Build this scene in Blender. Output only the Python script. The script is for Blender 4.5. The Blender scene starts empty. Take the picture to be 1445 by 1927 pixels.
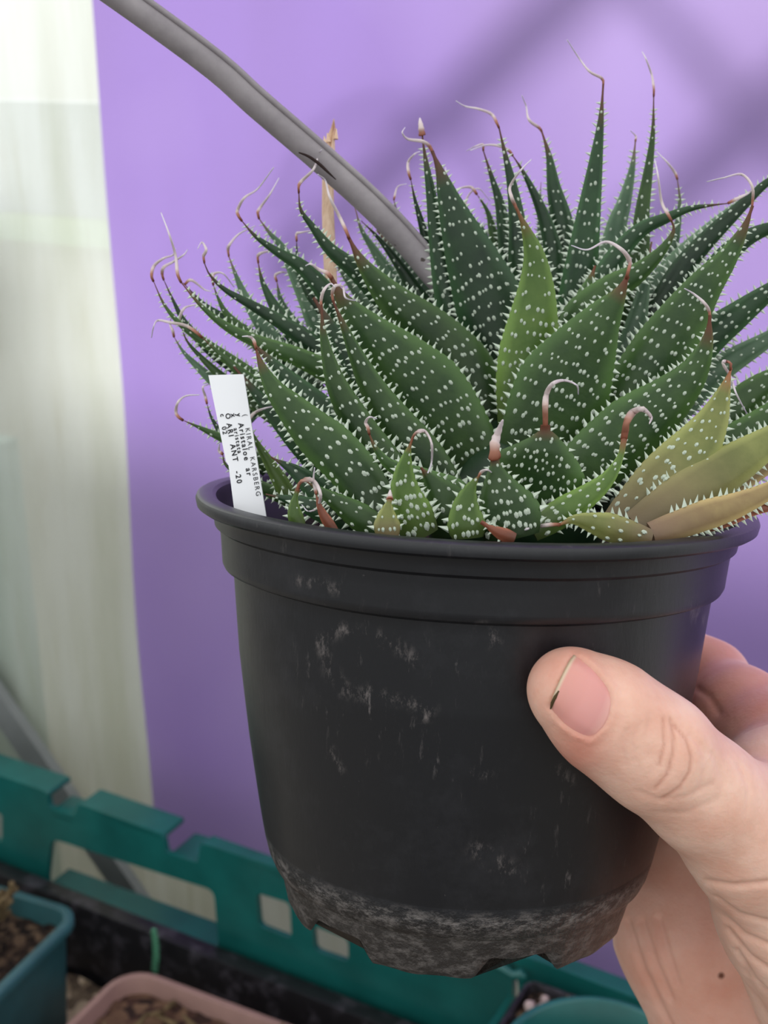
import bpy, bmesh, math, random
import numpy as np
from mathutils import Vector, Matrix
from mathutils.geometry import tessellate_polygon
random.seed(7); rng = np.random.default_rng(7)
scene = bpy.context.scene
COL = scene.collection

# ------------------------------------------------------------------ camera
F = 2400.0; CX, CY = 722.5, 963.5
CAM_Z = 1.25
PITCH = math.radians(20)
cam_d = bpy.data.cameras.new('camera'); cam = bpy.data.objects.new('camera', cam_d); COL.objects.link(cam)
cam.location = (0, 0, CAM_Z); cam.rotation_euler = (math.pi/2 - PITCH, 0, 0)
cam_d.sensor_fit = 'VERTICAL'; cam_d.sensor_height = 24; cam_d.sensor_width = 24*1445/1927
cam_d.lens = 24*F/1927; cam_d.clip_start = 0.01
cam_d.dof.use_dof = True; cam_d.dof.focus_distance = 0.265; cam_d.dof.aperture_fstop = 16
scene.camera = cam
scene.view_settings.view_transform = 'Standard'; scene.view_settings.look = 'None'
scene.view_settings.gamma = 1; scene.view_settings.exposure = 0.0
scene.view_settings.use_curve_mapping = False
sp_, cp_ = math.sin(PITCH), math.cos(PITCH)

# ------------------------------------------------------------------ world and sun
w = bpy.data.worlds.new('world'); scene.world = w; w.use_nodes = True
nt = w.node_tree; nt.nodes.clear()
tc = nt.nodes.new('ShaderNodeTexCoord'); sx = nt.nodes.new('ShaderNodeSeparateXYZ')
cr = nt.nodes.new('ShaderNodeValToRGB'); bg = nt.nodes.new('ShaderNodeBackground'); wo = nt.nodes.new('ShaderNodeOutputWorld')
mr = nt.nodes.new('ShaderNodeMapRange'); mr.inputs['From Min'].default_value = -1; mr.inputs['From Max'].default_value = 1
nt.links.new(tc.outputs['Generated'], sx.inputs[0]); nt.links.new(sx.outputs['Z'], mr.inputs['Value'])
nt.links.new(mr.outputs[0], cr.inputs[0]); nt.links.new(cr.outputs[0], bg.inputs[0]); nt.links.new(bg.outputs[0], wo.inputs[0])
e = cr.color_ramp.elements
e[0].position = 0.0; e[0].color = (0.10, 0.10, 0.10, 1)
e[1].position = 1.0; e[1].color = (1.0, 1.0, 1.0, 1)
for p_, c_ in ((0.42, (0.20, 0.20, 0.19)), (0.52, (0.62, 0.64, 0.64)), (0.70, (0.92, 0.95, 0.96))):
    q = cr.color_ramp.elements.new(p_); q.color = (*c_, 1)
bg.inputs['Strength'].default_value = 1.35
sun_d = bpy.data.lights.new('sun', 'SUN'); sun = bpy.data.objects.new('sun', sun_d); COL.objects.link(sun)
sun_d.energy = 8.0; sun_d.angle = math.radians(19); sun_d.color = (1, 0.98, 0.95)
SUN_DIR = Vector((-0.10, -0.80, -0.23)).normalized()      # travels from behind the wall down towards the camera
sun.rotation_euler = SUN_DIR.to_track_quat('-Z', 'Y').to_euler()

# ------------------------------------------------------------------ geometry helpers
def c2w(v):                    # camera frame (x right, y down, z forward) -> world
    x, y, z = v
    return Vector((x, z*cp_ - y*sp_, CAM_Z - y*cp_ - z*sp_))
def W(px, py, d):
    return c2w(((px-CX)/F*d, (py-CY)/F*d, d))
def ray(px, py):
    return W(px, py, 1.0) - Vector((0, 0, CAM_Z))
NW = Vector((0.482, 0.876, 0)).normalized(); TW = Vector((0.876, -0.482, 0)).normalized()
EYE = Vector((0, 0, CAM_Z))
def on_wall(px, py, off):      # point on the vertical plane NW.p = off
    r = ray(px, py); return EYE + r*(off/r.dot(NW))
def on_z(px, py, z):           # z relative to the eye
    r = ray(px, py); return EYE + r*(z/r.z)
def wall_pt(u, v, off):        # u along, v height above floor
    return TW*u + NW*off + Vector((0, 0, v))

class MB:
    def __init__(s): s.v = []; s.f = []; s.m = []; s.attr = []; s.a = 0.0
    def vert(s, p, a=None): s.v.append(Vector(p)); s.attr.append(s.a if a is None else a); return len(s.v)-1
    def face(s, idx, m=0): s.f.append(tuple(idx)); s.m.append(m)
    def ring_loft(s, rings, m=0, cap=True, closed=True, attrs=None):
        n = len(rings[0]); ids = []
        for k, r in enumerate(rings): ids.append([s.vert(p, None if attrs is None else attrs[k]) for p in r])
        for a, b in zip(ids, ids[1:]):
            for i in range(n if closed else n-1):
                j = (i+1) % n; s.face((a[i], a[j], b[j], b[i]), m)
        if cap: s.face(ids[0][::-1], m); s.face(ids[-1], m)
        return ids
    def tube(s, pts, rad, m=0, n=8, flat=1.0):
        pts = [Vector(p) for p in pts]; rings = []
        up = Vector((0.3, 0.2, 1)).normalized()
        for i, p in enumerate(pts):
            t = (pts[min(i+1, len(pts)-1)] - pts[max(i-1, 0)])
            if t.length < 1e-9: t = Vector((0, 0, 1))
            t.normalize()
            a = up - t*up.dot(t)
            if a.length < 1e-3: a = Vector((1, 0, 0)) - t*t.x
            a.normalize(); b = t.cross(a); up = a
            r = rad(i/(len(pts)-1)) if callable(rad) else rad
            rings.append([p + a*(r*math.cos(2*math.pi*k/n)) + b*(r*flat*math.sin(2*math.pi*k/n)) for k in range(n)])
        s.ring_loft(rings, m)
    def box(s, c, ax, h, m=0):
        c = Vector(c); i0 = []
        for z in (-1, 1):
            for (x, y) in ((-1, -1), (1, -1), (1, 1), (-1, 1)):
                i0.append(s.vert(c + ax[0]*(x*h[0]) + ax[1]*(y*h[1]) + ax[2]*(z*h[2])))
        for q in ((3, 2, 1, 0), (4, 5, 6, 7), (0, 1, 5, 4), (1, 2, 6, 5), (2, 3, 7, 6), (3, 0, 4, 7)):
            s.face([i0[k] for k in q], m)
    def prism(s, loops, to3, d, m=0):
        # loops: outer and holes in 2-D; to3(x,y,depth)
        flat = [p for l in loops for p in l]
        tris = tessellate_polygon([[Vector((p[0], p[1], 0)) for p in l] for l in loops])
        a = [s.vert(to3(p[0], p[1], 0)) for p in flat]; b = [s.vert(to3(p[0], p[1], d)) for p in flat]
        for t in tris:
            s.face((a[t[0]], a[t[1]], a[t[2]]), m); s.face((b[t[2]], b[t[1]], b[t[0]]), m)
        k = 0
        for l in loops:
            n = len(l)
            for i in range(n):
                j = (i+1) % n; s.face((a[k+i], a[k+j], b[k+j], b[k+i]), m)
            k += n
def link(name, mb, mats, parent=None, smooth=True, origin=None, angle=None):
    me = bpy.data.meshes.new(name); o = bpy.data.objects.new(name, me); COL.objects.link(o)
    base = Vector((0, 0, 0))
    if parent is not None:
        o.parent = parent; base = Vector(parent['_w'])
    elif origin is not None:
        base = Vector(origin); o.location = base
    o['_w'] = tuple(base)
    me.from_pydata([tuple(v-base) for v in mb.v], [], mb.f)
    if not isinstance(mats, (list, tuple)): mats = [mats]
    for m in mats: me.materials.append(m)
    me.polygons.foreach_set('material_index', mb.m)
    at = me.attributes.new('t', 'FLOAT', 'POINT'); at.data.foreach_set('value', mb.attr)
    bm = bmesh.new(); bm.from_mesh(me); bmesh.ops.recalc_face_normals(bm, faces=bm.faces); bm.to_mesh(me); bm.free()
    me.polygons.foreach_set('use_smooth', [smooth]*len(me.polygons))
    if smooth and angle: me.set_sharp_from_angle(angle=math.radians(angle))
    return o
def thing(name, label, cat, loc, group=None):
    o = bpy.data.objects.new(name, None); COL.objects.link(o); o.location = loc
    o.empty_display_size = 0.01
    o['_w'] = tuple(loc); tag(o, label, cat, group); return o
def tag(o, label, cat, group=None):
    o['label'] = label; o['category'] = cat
    if group: o['group'] = group
    return o
def struct(o): o['kind'] = 'structure'; return o
def catmull(pts, n):
    P = np.array(pts, float)
    if len(P) == 2: return [tuple(P[0]*(1-t)+P[1]*t) for t in np.linspace(0, 1, n)]
    P = np.vstack([2*P[0]-P[1], P, 2*P[-1]-P[-2]]); m = len(P)-3
    L = np.linalg.norm(np.diff(P[1:-1], axis=0), axis=1); cum = np.concatenate([[0], np.cumsum(L)]); cum /= cum[-1]
    out = []
    for t in np.linspace(0, 1, n):
        i = min(int(np.searchsorted(cum, t, 'right')-1), m-1); u = (t-cum[i])/(cum[i+1]-cum[i]+1e-12)
        a, b, c, d = P[i:i+4]
        out.append(tuple(0.5*((2*b)+(-a+c)*u+(2*a-5*b+4*c-d)*u*u+(-a+3*b-3*c+d)*u**3)))
    return out

# ------------------------------------------------------------------ material helpers
def lin(c):
    return tuple(((x/255)/12.92 if x/255 <= 0.04045 else ((x/255+0.055)/1.055)**2.4) for x in c) + (1,)
class Mat:
    def __init__(s, name, rough=0.6, spec=0.5):
        s.m = bpy.data.materials.new(name); s.m.use_nodes = True; s.t = s.m.node_tree; s.n = s.t.nodes
        s.p = s.n['Principled BSDF']; s.p.inputs['Roughness'].default_value = rough
        s.p.inputs['Specular IOR Level'].default_value = spec
        s.tc = s.n.new('ShaderNodeTexCoord'); s.out = s.n['Material Output']
    def l(s, a, b): s.t.links.new(a, b)
    def noise(s, scale, detail=4, rough=0.6, stretch=None, src='Object'):
        n = s.n.new('ShaderNodeTexNoise'); n.inputs['Scale'].default_value = scale
        n.inputs['Detail'].default_value = detail; n.inputs['Roughness'].default_value = rough
        if stretch:
            mp = s.n.new('ShaderNodeMapping'); mp.inputs['Scale'].default_value = stretch[:3]
            if len(stretch) > 3: mp.inputs['Rotation'].default_value = stretch[3]
            s.l(s.tc.outputs[src], mp.inputs[0]); s.l(mp.outputs[0], n.inputs[0])
        else: s.l(s.tc.outputs[src], n.inputs[0])
        return n.outputs['Fac']
    def ramp(s, src, stops):
        r = s.n.new('ShaderNodeValToRGB'); e = r.color_ramp.elements
        while len(e) < len(stops): e.new(0.5)
        for q, (p, c) in zip(e, stops):
            q.position = p; q.color = c if len(c) == 4 else (*c, 1)
        s.l(src, r.inputs[0]); return r.outputs[0]
    def mix(s, fac, a, b, mode='MIX'):
        m = s.n.new('ShaderNodeMix'); m.data_type = 'RGBA'; m.blend_type = mode
        for i, x in ((0, fac), (6, a), (7, b)):
            if hasattr(x, 'is_linked'): s.l(x, m.inputs[i])
            else: m.inputs[i].default_value = x
        return m.outputs[2]
    def bump(s, src, strength=0.3, dist=0.001):
        b = s.n.new('ShaderNodeBump'); b.inputs['Strength'].default_value = strength; b.inputs['Distance'].default_value = dist
        s.l(src, b.inputs['Height'])
        if s.p.inputs['Normal'].is_linked: s.l(s.p.inputs['Normal'].links[0].from_socket, b.inputs['Normal'])
        s.l(b.outputs[0], s.p.inputs['Normal'])
    def col(s, x):
        if hasattr(x, 'is_linked'): s.l(x, s.p.inputs['Base Color'])
        else: s.p.inputs['Base Color'].default_value = x
    def attr(s, name='t'):
        a = s.n.new('ShaderNodeAttribute'); a.attribute_name = name; return a.outputs['Fac']
    def translucent(s, fac, colsrc):
        tr = s.n.new('ShaderNodeBsdfTranslucent'); mx = s.n.new('ShaderNodeMixShader'); mx.inputs[0].default_value = fac
        if hasattr(colsrc, 'is_linked'): s.l(colsrc, tr.inputs[0])
        else: tr.inputs[0].default_value = colsrc
        s.l(s.p.outputs[0], mx.inputs[1]); s.l(tr.outputs[0], mx.inputs[2]); s.l(mx.outputs[0], s.out.inputs[0])
        return mx

# banner
mb_ = Mat('purple_vinyl', 0.42, 0.6)
n1 = mb_.noise(3.0, 3, 0.5)
c1 = mb_.ramp(n1, [(0.35, lin((162, 135, 203))), (0.65, lin((184, 160, 217)))])
spk = mb_.ramp(mb_.noise(140, 2, 0.5), [(0.80, (0, 0, 0)), (0.84, (1, 1, 1))])
cb = mb_.mix(spk, c1, lin((80, 60, 120))); mb_.col(cb)
wv = mb_.n.new('ShaderNodeTexWave'); wv.inputs['Scale'].default_value = 160; wv.bands_direction = 'Z'; mb_.l(mb_.tc.outputs['Object'], wv.inputs[0])
wv2 = mb_.n.new('ShaderNodeTexWave'); wv2.inputs['Scale'].default_value = 160; wv2.bands_direction = 'X'; mb_.l(mb_.tc.outputs['Object'], wv2.inputs[0])
mm = mb_.n.new('ShaderNodeMath'); mm.operation = 'MULTIPLY'; mb_.l(wv.outputs['Fac'], mm.inputs[0]); mb_.l(wv2.outputs['Fac'], mm.inputs[1])
mb_.bump(mm.outputs[0], 0.25, 0.0004)
mb_.translucent(0.55, cb)
M_BANNER = mb_.m
# glazing: cloudy sheet, dirty with algae
g = Mat('cloudy_glazing', 0.35, 0.5)
d1 = g.noise(6, 5, 0.6, (3.0, 3.0, 0.35)); d2 = g.noise(25, 4, 0.6, (3, 3, 0.3))
gc = g.mix(g.ramp(d1, [(0.42, (0, 0, 0)), (0.68, (1, 1, 1))]), lin((226, 230, 226)), lin((196, 200, 182)))
gc = g.mix(g.ramp(d2, [(0.55, (0, 0, 0)), (0.8, (0.6, 0.6, 0.6))]), gc, lin((190, 186, 160))); g.col(gc)
mx = g.translucent(0.45, gc)
tp = g.n.new('ShaderNodeBsdfTransparent'); mx2 = g.n.new('ShaderNodeMixShader'); mx2.inputs[0].default_value = 0.62
g.l(mx.outputs[0], mx2.inputs[1]); g.l(tp.outputs[0], mx2.inputs[2]); g.l(mx2.outputs[0], g.out.inputs[0])
M_GLAZE = g.m
def plain(name, c, rough=0.6, spec=0.5, var=0.12, scale=60, bump=0.0):
    m = Mat(name, rough, spec); n = m.noise(scale, 4); c = lin(c)
    m.col(m.ramp(n, [(0.3, tuple(x*(1-var) for x in c[:3])), (0.7, tuple(min(1, x*(1+var)) for x in c[:3]))]))
    if bump: m.bump(n, bump, 0.001)
    return m.m
M_TEAL = plain('teal_plastic', (26, 98, 94), 0.25, 0.6, 0.2, 30)
_tm = M_TEAL.node_tree; _tr = _tm.nodes.new('ShaderNodeBsdfTranslucent'); _tr.inputs[0].default_value = lin((20, 150, 128)); _mx = _tm.nodes.new('ShaderNodeMixShader'); _mx.inputs[0].default_value = 0.18
_tm.links.new(_tm.nodes['Principled BSDF'].outputs[0], _mx.inputs[1]); _tm.links.new(_tr.outputs[0], _mx.inputs[2]); _tm.links.new(_mx.outputs[0], _tm.nodes['Material Output'].inputs[0])
M_TEALP = plain('pot_green_plastic', (44, 86, 90), 0.4, 0.5, 0.2, 40)
M_PINK = plain('terracotta_pink_plastic', (150, 118, 110), 0.5, 0.4, 0.1, 50)
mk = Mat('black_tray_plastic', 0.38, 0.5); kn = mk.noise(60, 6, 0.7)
mk.col(mk.ramp(kn, [(0.50, lin((22, 21, 24))), (0.80, lin((84, 80, 88)))])); mk.bump(kn, 0.3, 0.002); M_TRAY = mk.m  # grey mottling is dust plus the tray rim's sheen put into the colour
def grit(name, stops, scale=160):
    m = Mat(name, 0.9, 0.2); v = m.n.new('ShaderNodeTexVoronoi'); v.inputs['Scale'].default_value = scale; m.l(m.tc.outputs['Object'], v.inputs[0])
    b = m.n.new('ShaderNodeSeparateColor'); m.l(v.outputs['Color'], b.inputs[0])
    m.col(m.ramp(b.outputs[0], stops)); m.bump(v.outputs['Distance'], 0.8, 0.003); return m.m
M_GRIT = grit('sandy_grit', [(0.1, lin((70, 58, 48))), (0.5, lin((120, 104, 86))), (0.9, lin((168, 150, 128)))])
M_SOIL = grit('dark_soil', [(0.1, lin((24, 18, 15))), (0.6, lin((48, 36, 28))), (0.95, lin((96, 78, 60)))], 260)
M_BARK = grit('reddish_soil', [(0.1, lin((40, 28, 25))), (0.5, lin((70, 48, 40))), (0.9, lin((104, 80, 62)))], 120)
M_DRY = plain('dry_succulent', (104, 88, 62), 0.8, 0.2, 0.35, 120, 0.3)
M_METAL = plain('grey_metal', (118, 122, 122), 0.45, 0.5, 0.1)
M_TIE = plain('green_wire', (70, 130, 100), 0.5, 0.4, 0.2)
M_FENCE = plain('outdoor_boards', (196, 192, 176), 0.8, 0.2, 0.1, 5)
M_RAILG = plain('outdoor_green_rail', (170, 192, 160), 0.7, 0.3, 0.08, 5)
M_RAILB = plain('outdoor_grey_panel', (150, 160, 170), 0.7, 0.3, 0.08, 5)
M_GFOLD = plain('pale_green_bar', (150, 170, 158), 0.6, 0.3, 0.1, 8)
M_BENCH = plain('bench_boards', (92, 84, 74), 0.8, 0.2, 0.2, 20)
M_FLOOR = plain('paving', (110, 106, 98), 0.9, 0.2, 0.2, 8)
# pot: matt black plastic with dusty scuffs
pm = Mat('black_pot_plastic', 0.36, 0.6)
s1 = pm.noise(420, 6, 0.75, (1, 1, 0.22, (0, 0.6, 0))); s2 = pm.noise(26, 3, 0.6); s3 = pm.noise(38, 6, 0.75)
scr = pm.mix(1.0, pm.ramp(s1, [(0.60, (0, 0, 0)), (0.72, (1, 1, 1))]), pm.ramp(s2, [(0.48, (0, 0, 0)), (0.66, (1, 1, 1))]), 'MULTIPLY')
haz = pm.ramp(s3, [(0.5, (0, 0, 0)), (0.8, (0.35, 0.35, 0.35))])
sc2 = pm.ramp(pm.noise(900, 4, 0.8), [(0.70, (0, 0, 0)), (0.76, (0.7, 0.7, 0.7))])
c = pm.mix(haz, lin((18, 19, 25)), lin((64, 64, 70)))
c = pm.mix(sc2, c, lin((105, 102, 100))); c = pm.mix(scr, c, lin((112, 106, 106)))
# limescale belt around the foot: attribute t carries the height along the pot
ta = pm.attr('t'); belt = pm.ramp(ta, [(0.73, (0, 0, 0)), (0.765, (1, 1, 1)), (0.80, (.75, .75, .75)), (1.0, (0.45, 0.45, 0.45))])
bn = pm.ramp(pm.noise(230, 6, 0.8, (1, 1, 2.0)), [(0.47, (0, 0, 0)), (0.62, (1, 1, 1))])
bm_ = pm.mix(1.0, belt, bn, 'MULTIPLY'); c = pm.mix(bm_, c, lin((128, 122, 120)))
bd = pm.ramp(ta, [(0.74, (0, 0, 0)), (0.80, (0.75, 0.75, 0.75))]); c = pm.mix(pm.mix(1.0, bd, (0.5, 0.5, 0.5, 1), 'MULTIPLY'), c, lin((72, 64, 58)))
sa = pm.attr('scuff'); sp2 = pm.ramp(pm.noise(260, 6, 0.8, (1, 1, 0.5, (0, 0.9, 0))), [(0.50, (0, 0, 0)), (0.66, (1, 1, 1))])
c = pm.mix(pm.mix(1.0, pm.ramp(sa, [(0, (0, 0, 0)), (1, (0.8, 0.8, 0.8))]), sp2, 'MULTIPLY'), c, lin((128, 120, 118)))
pm.col(c); pm.bump(s1, 0.12, 0.0006); pm.bump(pm.mix(1.0, belt, pm.noise(300, 5, 0.8), 'MULTIPLY'), 0.8, 0.0012)
M_POT = pm.m
# grey tube
gm = Mat('grey_tube', 0.45, 0.4); gn = gm.noise(60, 5, 0.7)
gcol = gm.ramp(gn, [(0.3, lin((134, 127, 132))), (0.7, lin((166, 159, 162)))])
gm.col(gm.mix(gm.ramp(gm.noise(300, 3, 0.6), [(0.72, (0, 0, 0)), (0.76, (1, 1, 1))]), gcol, lin((70, 60, 56)))); M_TUBE = gm.m
M_MARK = plain('dark_scrape', (48, 36, 34), 0.8, 0.2, 0.2, 300)
wm = Mat('splintered_wood', 0.7, 0.3); wn = wm.noise(260, 4, 0.6, (4, 4, 0.25))
wm.col(wm.ramp(wn, [(0.3, lin((212, 176, 146))), (0.7, lin((240, 212, 186)))])); wm.bump(wn, 0.3, 0.0006); M_WOOD = wm.m
M_LABEL = plain('white_label_plastic', (245, 246, 250), 0.35, 0.4, 0.01, 40)
M_INK = plain('black_ink', (22, 22, 28), 0.6, 0.3, 0.1, 100)

# ------------------------------------------------------------------ the setting
WOFF = 0.61                                   # glazing plane distance along NW
mb = MB(); lo, hi = -1.2, 1.1
mb.box(wall_pt(-0.1, 1.15, WOFF+0.003), (TW, NW, Vector((0, 0, 1))), (1.4, 0.002, 1.15))
struct(link('wall_back', mb, M_GLAZE, smooth=False))
mb = MB(); mb.box((0, 0.3, -0.02), (Vector((1, 0, 0)), Vector((0, 1, 0)), Vector((0, 0, 1))), (2.5, 2.5, 0.02)); struct(link('floor', mb, M_FLOOR, smooth=False))
# bars of the greenhouse frame behind the banner, outside the sheet
def bar(name, a, b, wdt, off, label=None, mat=M_METAL, rnd=False):
    A = on_wall(*a, off); B = on_wall(*b, off); mb = MB()
    if rnd: mb.tube([A.lerp(B, t) for t in np.linspace(0, 1, 6)], wdt, n=12)
    else:
        t = (B-A).normalized(); mb.box((A+B)/2, (t, NW, t.cross(NW)), ((B-A).length/2, 0.004, wdt))
    return link(name, mb, mat, smooth=rnd)
for k, (a, b, wd) in enumerate((((1330, -330), (560, 420), 0.011), ((1760, -240), (1080, 430), 0.011), ((980, -340), (1500, 260), 0.006))):
    struct(bar('trim_%d' % (k+1), a, b, wd, WOFF+0.07))
# curved hoop casting the faint arc
mb = MB(); P = [on_wall(x, y, WOFF+0.06) for (x, y) in catmull([(560, 330), (640, 180), (760, 120), (880, 160), (940, 260), (960, 400)], 24)]
mb.tube(P, 0.003, n=8); struct(link('trim_4', mb, M_METAL))
# things seen through the cloudy sheet at the far left
def board(name, x0, x1, y0, y1, off, mat, label, cat):
    A = on_wall(x0, y0, off); B = on_wall(x1, y0, off); D = on_wall(80, y1, off); U_ = on_wall(80, y0, off)
    mb = MB(); zc = (U_.z+D.z)/2
    mb.box(((A+B)/2).to_3d()*1.0 + Vector((0, 0, zc-(A.z+B.z)/2)), (TW, NW, Vector((0, 0, 1))), ((A-B).length/2, 0.012, abs(U_.z-D.z)/2))
    o = link(name, mb, mat, smooth=False); tag(o, label, cat); return o
board('metal_sheet', -500, 260, 190, 399, 0.84, M_RAILB, 'pale grey horizontal metal sheet seen through the cloudy sheet left of banner', 'metal sheet')
board('timber_beam', -500, 260, 401, 452, 0.84, M_RAILG, 'pale green horizontal timber beam seen through the cloudy sheet left of banner', 'beam')
board('outdoor_fence', -600, 2600, 447, 2500, 0.868, M_FENCE, 'cream boards seen through the cloudy sheet below the green beam', 'fence')  # lengthened unseen behind the banner to shade its lower part from the sun
# vertical pale green glazing bar at lower left
mb = MB()
A = on_wall(-62, 700, WOFF+0.02); ztop = on_wall(0, 830, WOFF+0.02).z; mb.box((A.x, A.y, ztop-.4), (TW, NW, Vector((0, 0, 1))), (0.030, 0.012, 0.4)); struct(link('trim_5', mb, M_GFOLD, smooth=False))
o = bar('diagonal_strut', (-60, 1240), (330, 1800), 0.011, WOFF-0.010); tag(o, 'flat grey metal strut running diagonally behind the green crate at left', 'strut')

# banner with slight waves
ban0 = on_wall(175, 0, WOFF-0.004); ban1 = on_wall(290, 1540, WOFF-0.004)
u0 = ban0.dot(TW); u1 = ban1.dot(TW)
VB = on_wall(480, 1650, WOFF).z; mb = MB(); nu, nv = 90, 110; ids = []
for j in range(nv+1):
    for i in range(nu+1):
        v = VB + (1.75-VB)*j/nv; ul = u1 + (u0-u1)*(v-ban1.z)/(ban0.z-ban1.z)
        u = ul + (0.95)*i/nu
        dz = 0.0022*math.sin(u*14+v*5)*math.sin(v*9+1) + 0.0012*math.sin(v*23+u*6)
        ids.append(mb.vert(wall_pt(u, v, WOFF-0.006+dz)))
for j in range(nv):
    for i in range(nu):
        a = j*(nu+1)+i; mb.face((ids[a], ids[a+1], ids[a+nu+2], ids[a+nu+1]))
o = link('purple_banner', mb, M_BANNER); tag(o, 'plain purple vinyl banner sheet hung on the wall behind the potted plant', 'banner')

# ------------------------------------------------------------------ crate and the bench
BZ = -0.665
mb = MB(); mb.box(wall_pt(0.0, CAM_Z+BZ-0.02, 0.33), (TW, NW, Vector((0, 0, 1))), (0.75, 0.26, 0.02))
bench = thing('staging_bench', 'brown slatted bench under the green crates', 'bench', wall_pt(0, 0, 0.33))
link('bench_top', mb, M_BENCH, bench, smooth=False)
for (uu, oo) in ((-.7, .10), (.7, .10), (-.7, .56), (.7, .56)):
    m2 = MB(); m2.box(wall_pt(uu, (CAM_Z+BZ-0.04)/2, oo), (TW, NW, Vector((0, 0, 1))), (0.02, 0.02, (CAM_Z+BZ-0.04)/2)); link('leg', m2, M_BENCH, bench, smooth=False)

CO = 0.520                                     # front face of the far crate side
def rr(pts, r=9, n=4):                         # round a polygon's corners
    out = []; N = len(pts)
    for i in range(N):
        p0, p, p1 = (np.array(pts[k % N], float) for k in (i-1, i, i+1))
        a = (p0-p); b = (p1-p); ra = min(r, np.linalg.norm(a)*.45); rb = min(r, np.linalg.norm(b)*.45)
        A = p + a/np.linalg.norm(a)*ra; B = p + b/np.linalg.norm(b)*rb
        for k in range(n+1):
            t = k/n; out.append(tuple((1-t)**2*A + 2*t*(1-t)*p + t*t*B))
    return out
def crate_to3(off):
    return lambda x, y, d: on_wall(x, y, off) + NW*d
crate = thing('green_crate', 'dark green plastic crate with window holes, behind the black pot at lower left', 'crate', wall_pt(on_wall(300, 1700, CO).dot(TW), CAM_Z+BZ, 0.42))
outer = [(-260, 1372), (88, 1490), (92, 1520), (140, 1535), (146, 1512), (306, 1570), (312, 1606), (372, 1624), (378, 1586), (520, 1632), (700, 1697), (950, 1790), (965, 1822),
         (965, 2100), (600, 1995), (250, 1850), (0, 1760), (-260, 1660)]
holes = [rr([(96, 1578), (402, 1676), (412, 1790), (86, 1668)], 16),
         rr([(482, 1680), (545, 1700), (549, 1768), (488, 1744)], 11), rr([(588, 1742), (655, 1768), (656, 1812), (592, 1790)], 11),
         rr([(-70, 1505), (4, 1532), (4, 1586), (-70, 1560)], 8),
         [(44, 1672), (80, 1685), (82, 1694), (48, 1680)], [(124, 1702), (166, 1716), (168, 1726), (128, 1712)]]
mb = MB(); mb.prism([rr(outer, 7, 3)] + holes, crate_to3(CO), 0.004); link('side_panel', mb, M_TEAL, crate, angle=40)
# rim flange pieces lying behind the top edge, and the deep sill of the window
def flange(x0, y0, x1, y1, depth, thick=0.004, name='rim', off=CO, par=None):
    A = on_wall(x0, y0, off); B = on_wall(x1, y1, off); t = (B-A).normalized(); mb = MB()
    mb.box((A+B)/2 + NW*depth/2 - Vector((0, 0, thick/2)), (t, NW, t.cross(NW)), ((B-A).length/2, depth/2, thick/2))
    o = link(name, mb, M_TEAL, par or crate, smooth=True, angle=30)
    b = o.modifiers.new('b', 'BEVEL'); b.width = 0.0012; b.segments = 2
    return o
flange(-260, 1372, 90, 1491, 0.022); flange(92, 1526, 140, 1541, 0.022, name='rim_notch'); flange(146, 1514, 306, 1571, 0.022)
flange(312, 1612, 372, 1630, 0.030, name='rim_notch'); flange(378, 1589, 960, 1797, 0.012)
flange(84, 1668, 412, 1792, 0.024, 0.005, 'window_sill')
# near side, ends and base of the crate so that it is a real box
L0 = on_wall(-260, 1372, CO).dot(TW); L1 = on_wall(965, 1822, CO).dot(TW); zt = on_wall(500, 1625, CO).z
for (uc, oc, hu, ho) in ((L0, CO-0.13, 0.002, 0.13), (L1, CO-0.13, 0.002, 0.13)):
    mb = MB(); zb = CAM_Z+BZ
    mb.box(wall_pt(uc, (zt-0.03+zb)/2, oc), (TW, NW, Vector((0, 0, 1))), (hu, ho, (zt-0.03-zb)/2)); link('end_panel', mb, M_TEAL, crate, smooth=False)
mb = MB(); mb.box(wall_pt((L0+L1)/2, CAM_Z+BZ+0.003, CO-0.13), (TW, NW, Vector((0, 0, 1))), ((L1-L0)/2, 0.13, 0.003)); link('base', mb, M_TEAL, crate, smooth=False)

# second crate on the right
crate2 = thing('green_crate', 'dark green plastic crate at lower right beside the hand and round green pot', 'crate', wall_pt(on_wall(1150, 1850, CO).dot(TW), CAM_Z+BZ, 0.42))
mb = MB(); mb.prism([rr([(958, 1792), (1010, 1808), (1320, 1925), (1520, 2000), (2100, 2225), (2100, 2440), (1520, 2200), (985, 2000), (975, 1850)], 8, 3)], crate_to3(CO), 0.004); link('side_panel', mb, M_TEAL, crate2, angle=40)
flange(962, 1796, 2090, 2222, 0.014, par=crate2)
R0 = L1+0.004; R1 = on_wall(2100, 2300, CO).dot(TW)
mb = MB(); mb.box(wall_pt((R0+R1)/2, CAM_Z+BZ+0.003, CO-0.13), (TW, NW, Vector((0, 0, 1))), ((R1-R0)/2, 0.13, 0.003)); link('base', mb, M_TEAL, crate2, smooth=False)
# clip between the crates
mb = MB(); P = [on_wall(x, y, CO-0.006) for (x, y) in catmull([(922, 1812), (945, 1822), (968, 1836), (980, 1832), (984, 1845)], 12)]
mb.tube(P, 0.0026, n=10); o = link('crate_clip', mb, M_TEAL); tag(o, 'small teal plastic clip poking out under the bottom of the black pot', 'clip')

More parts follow.
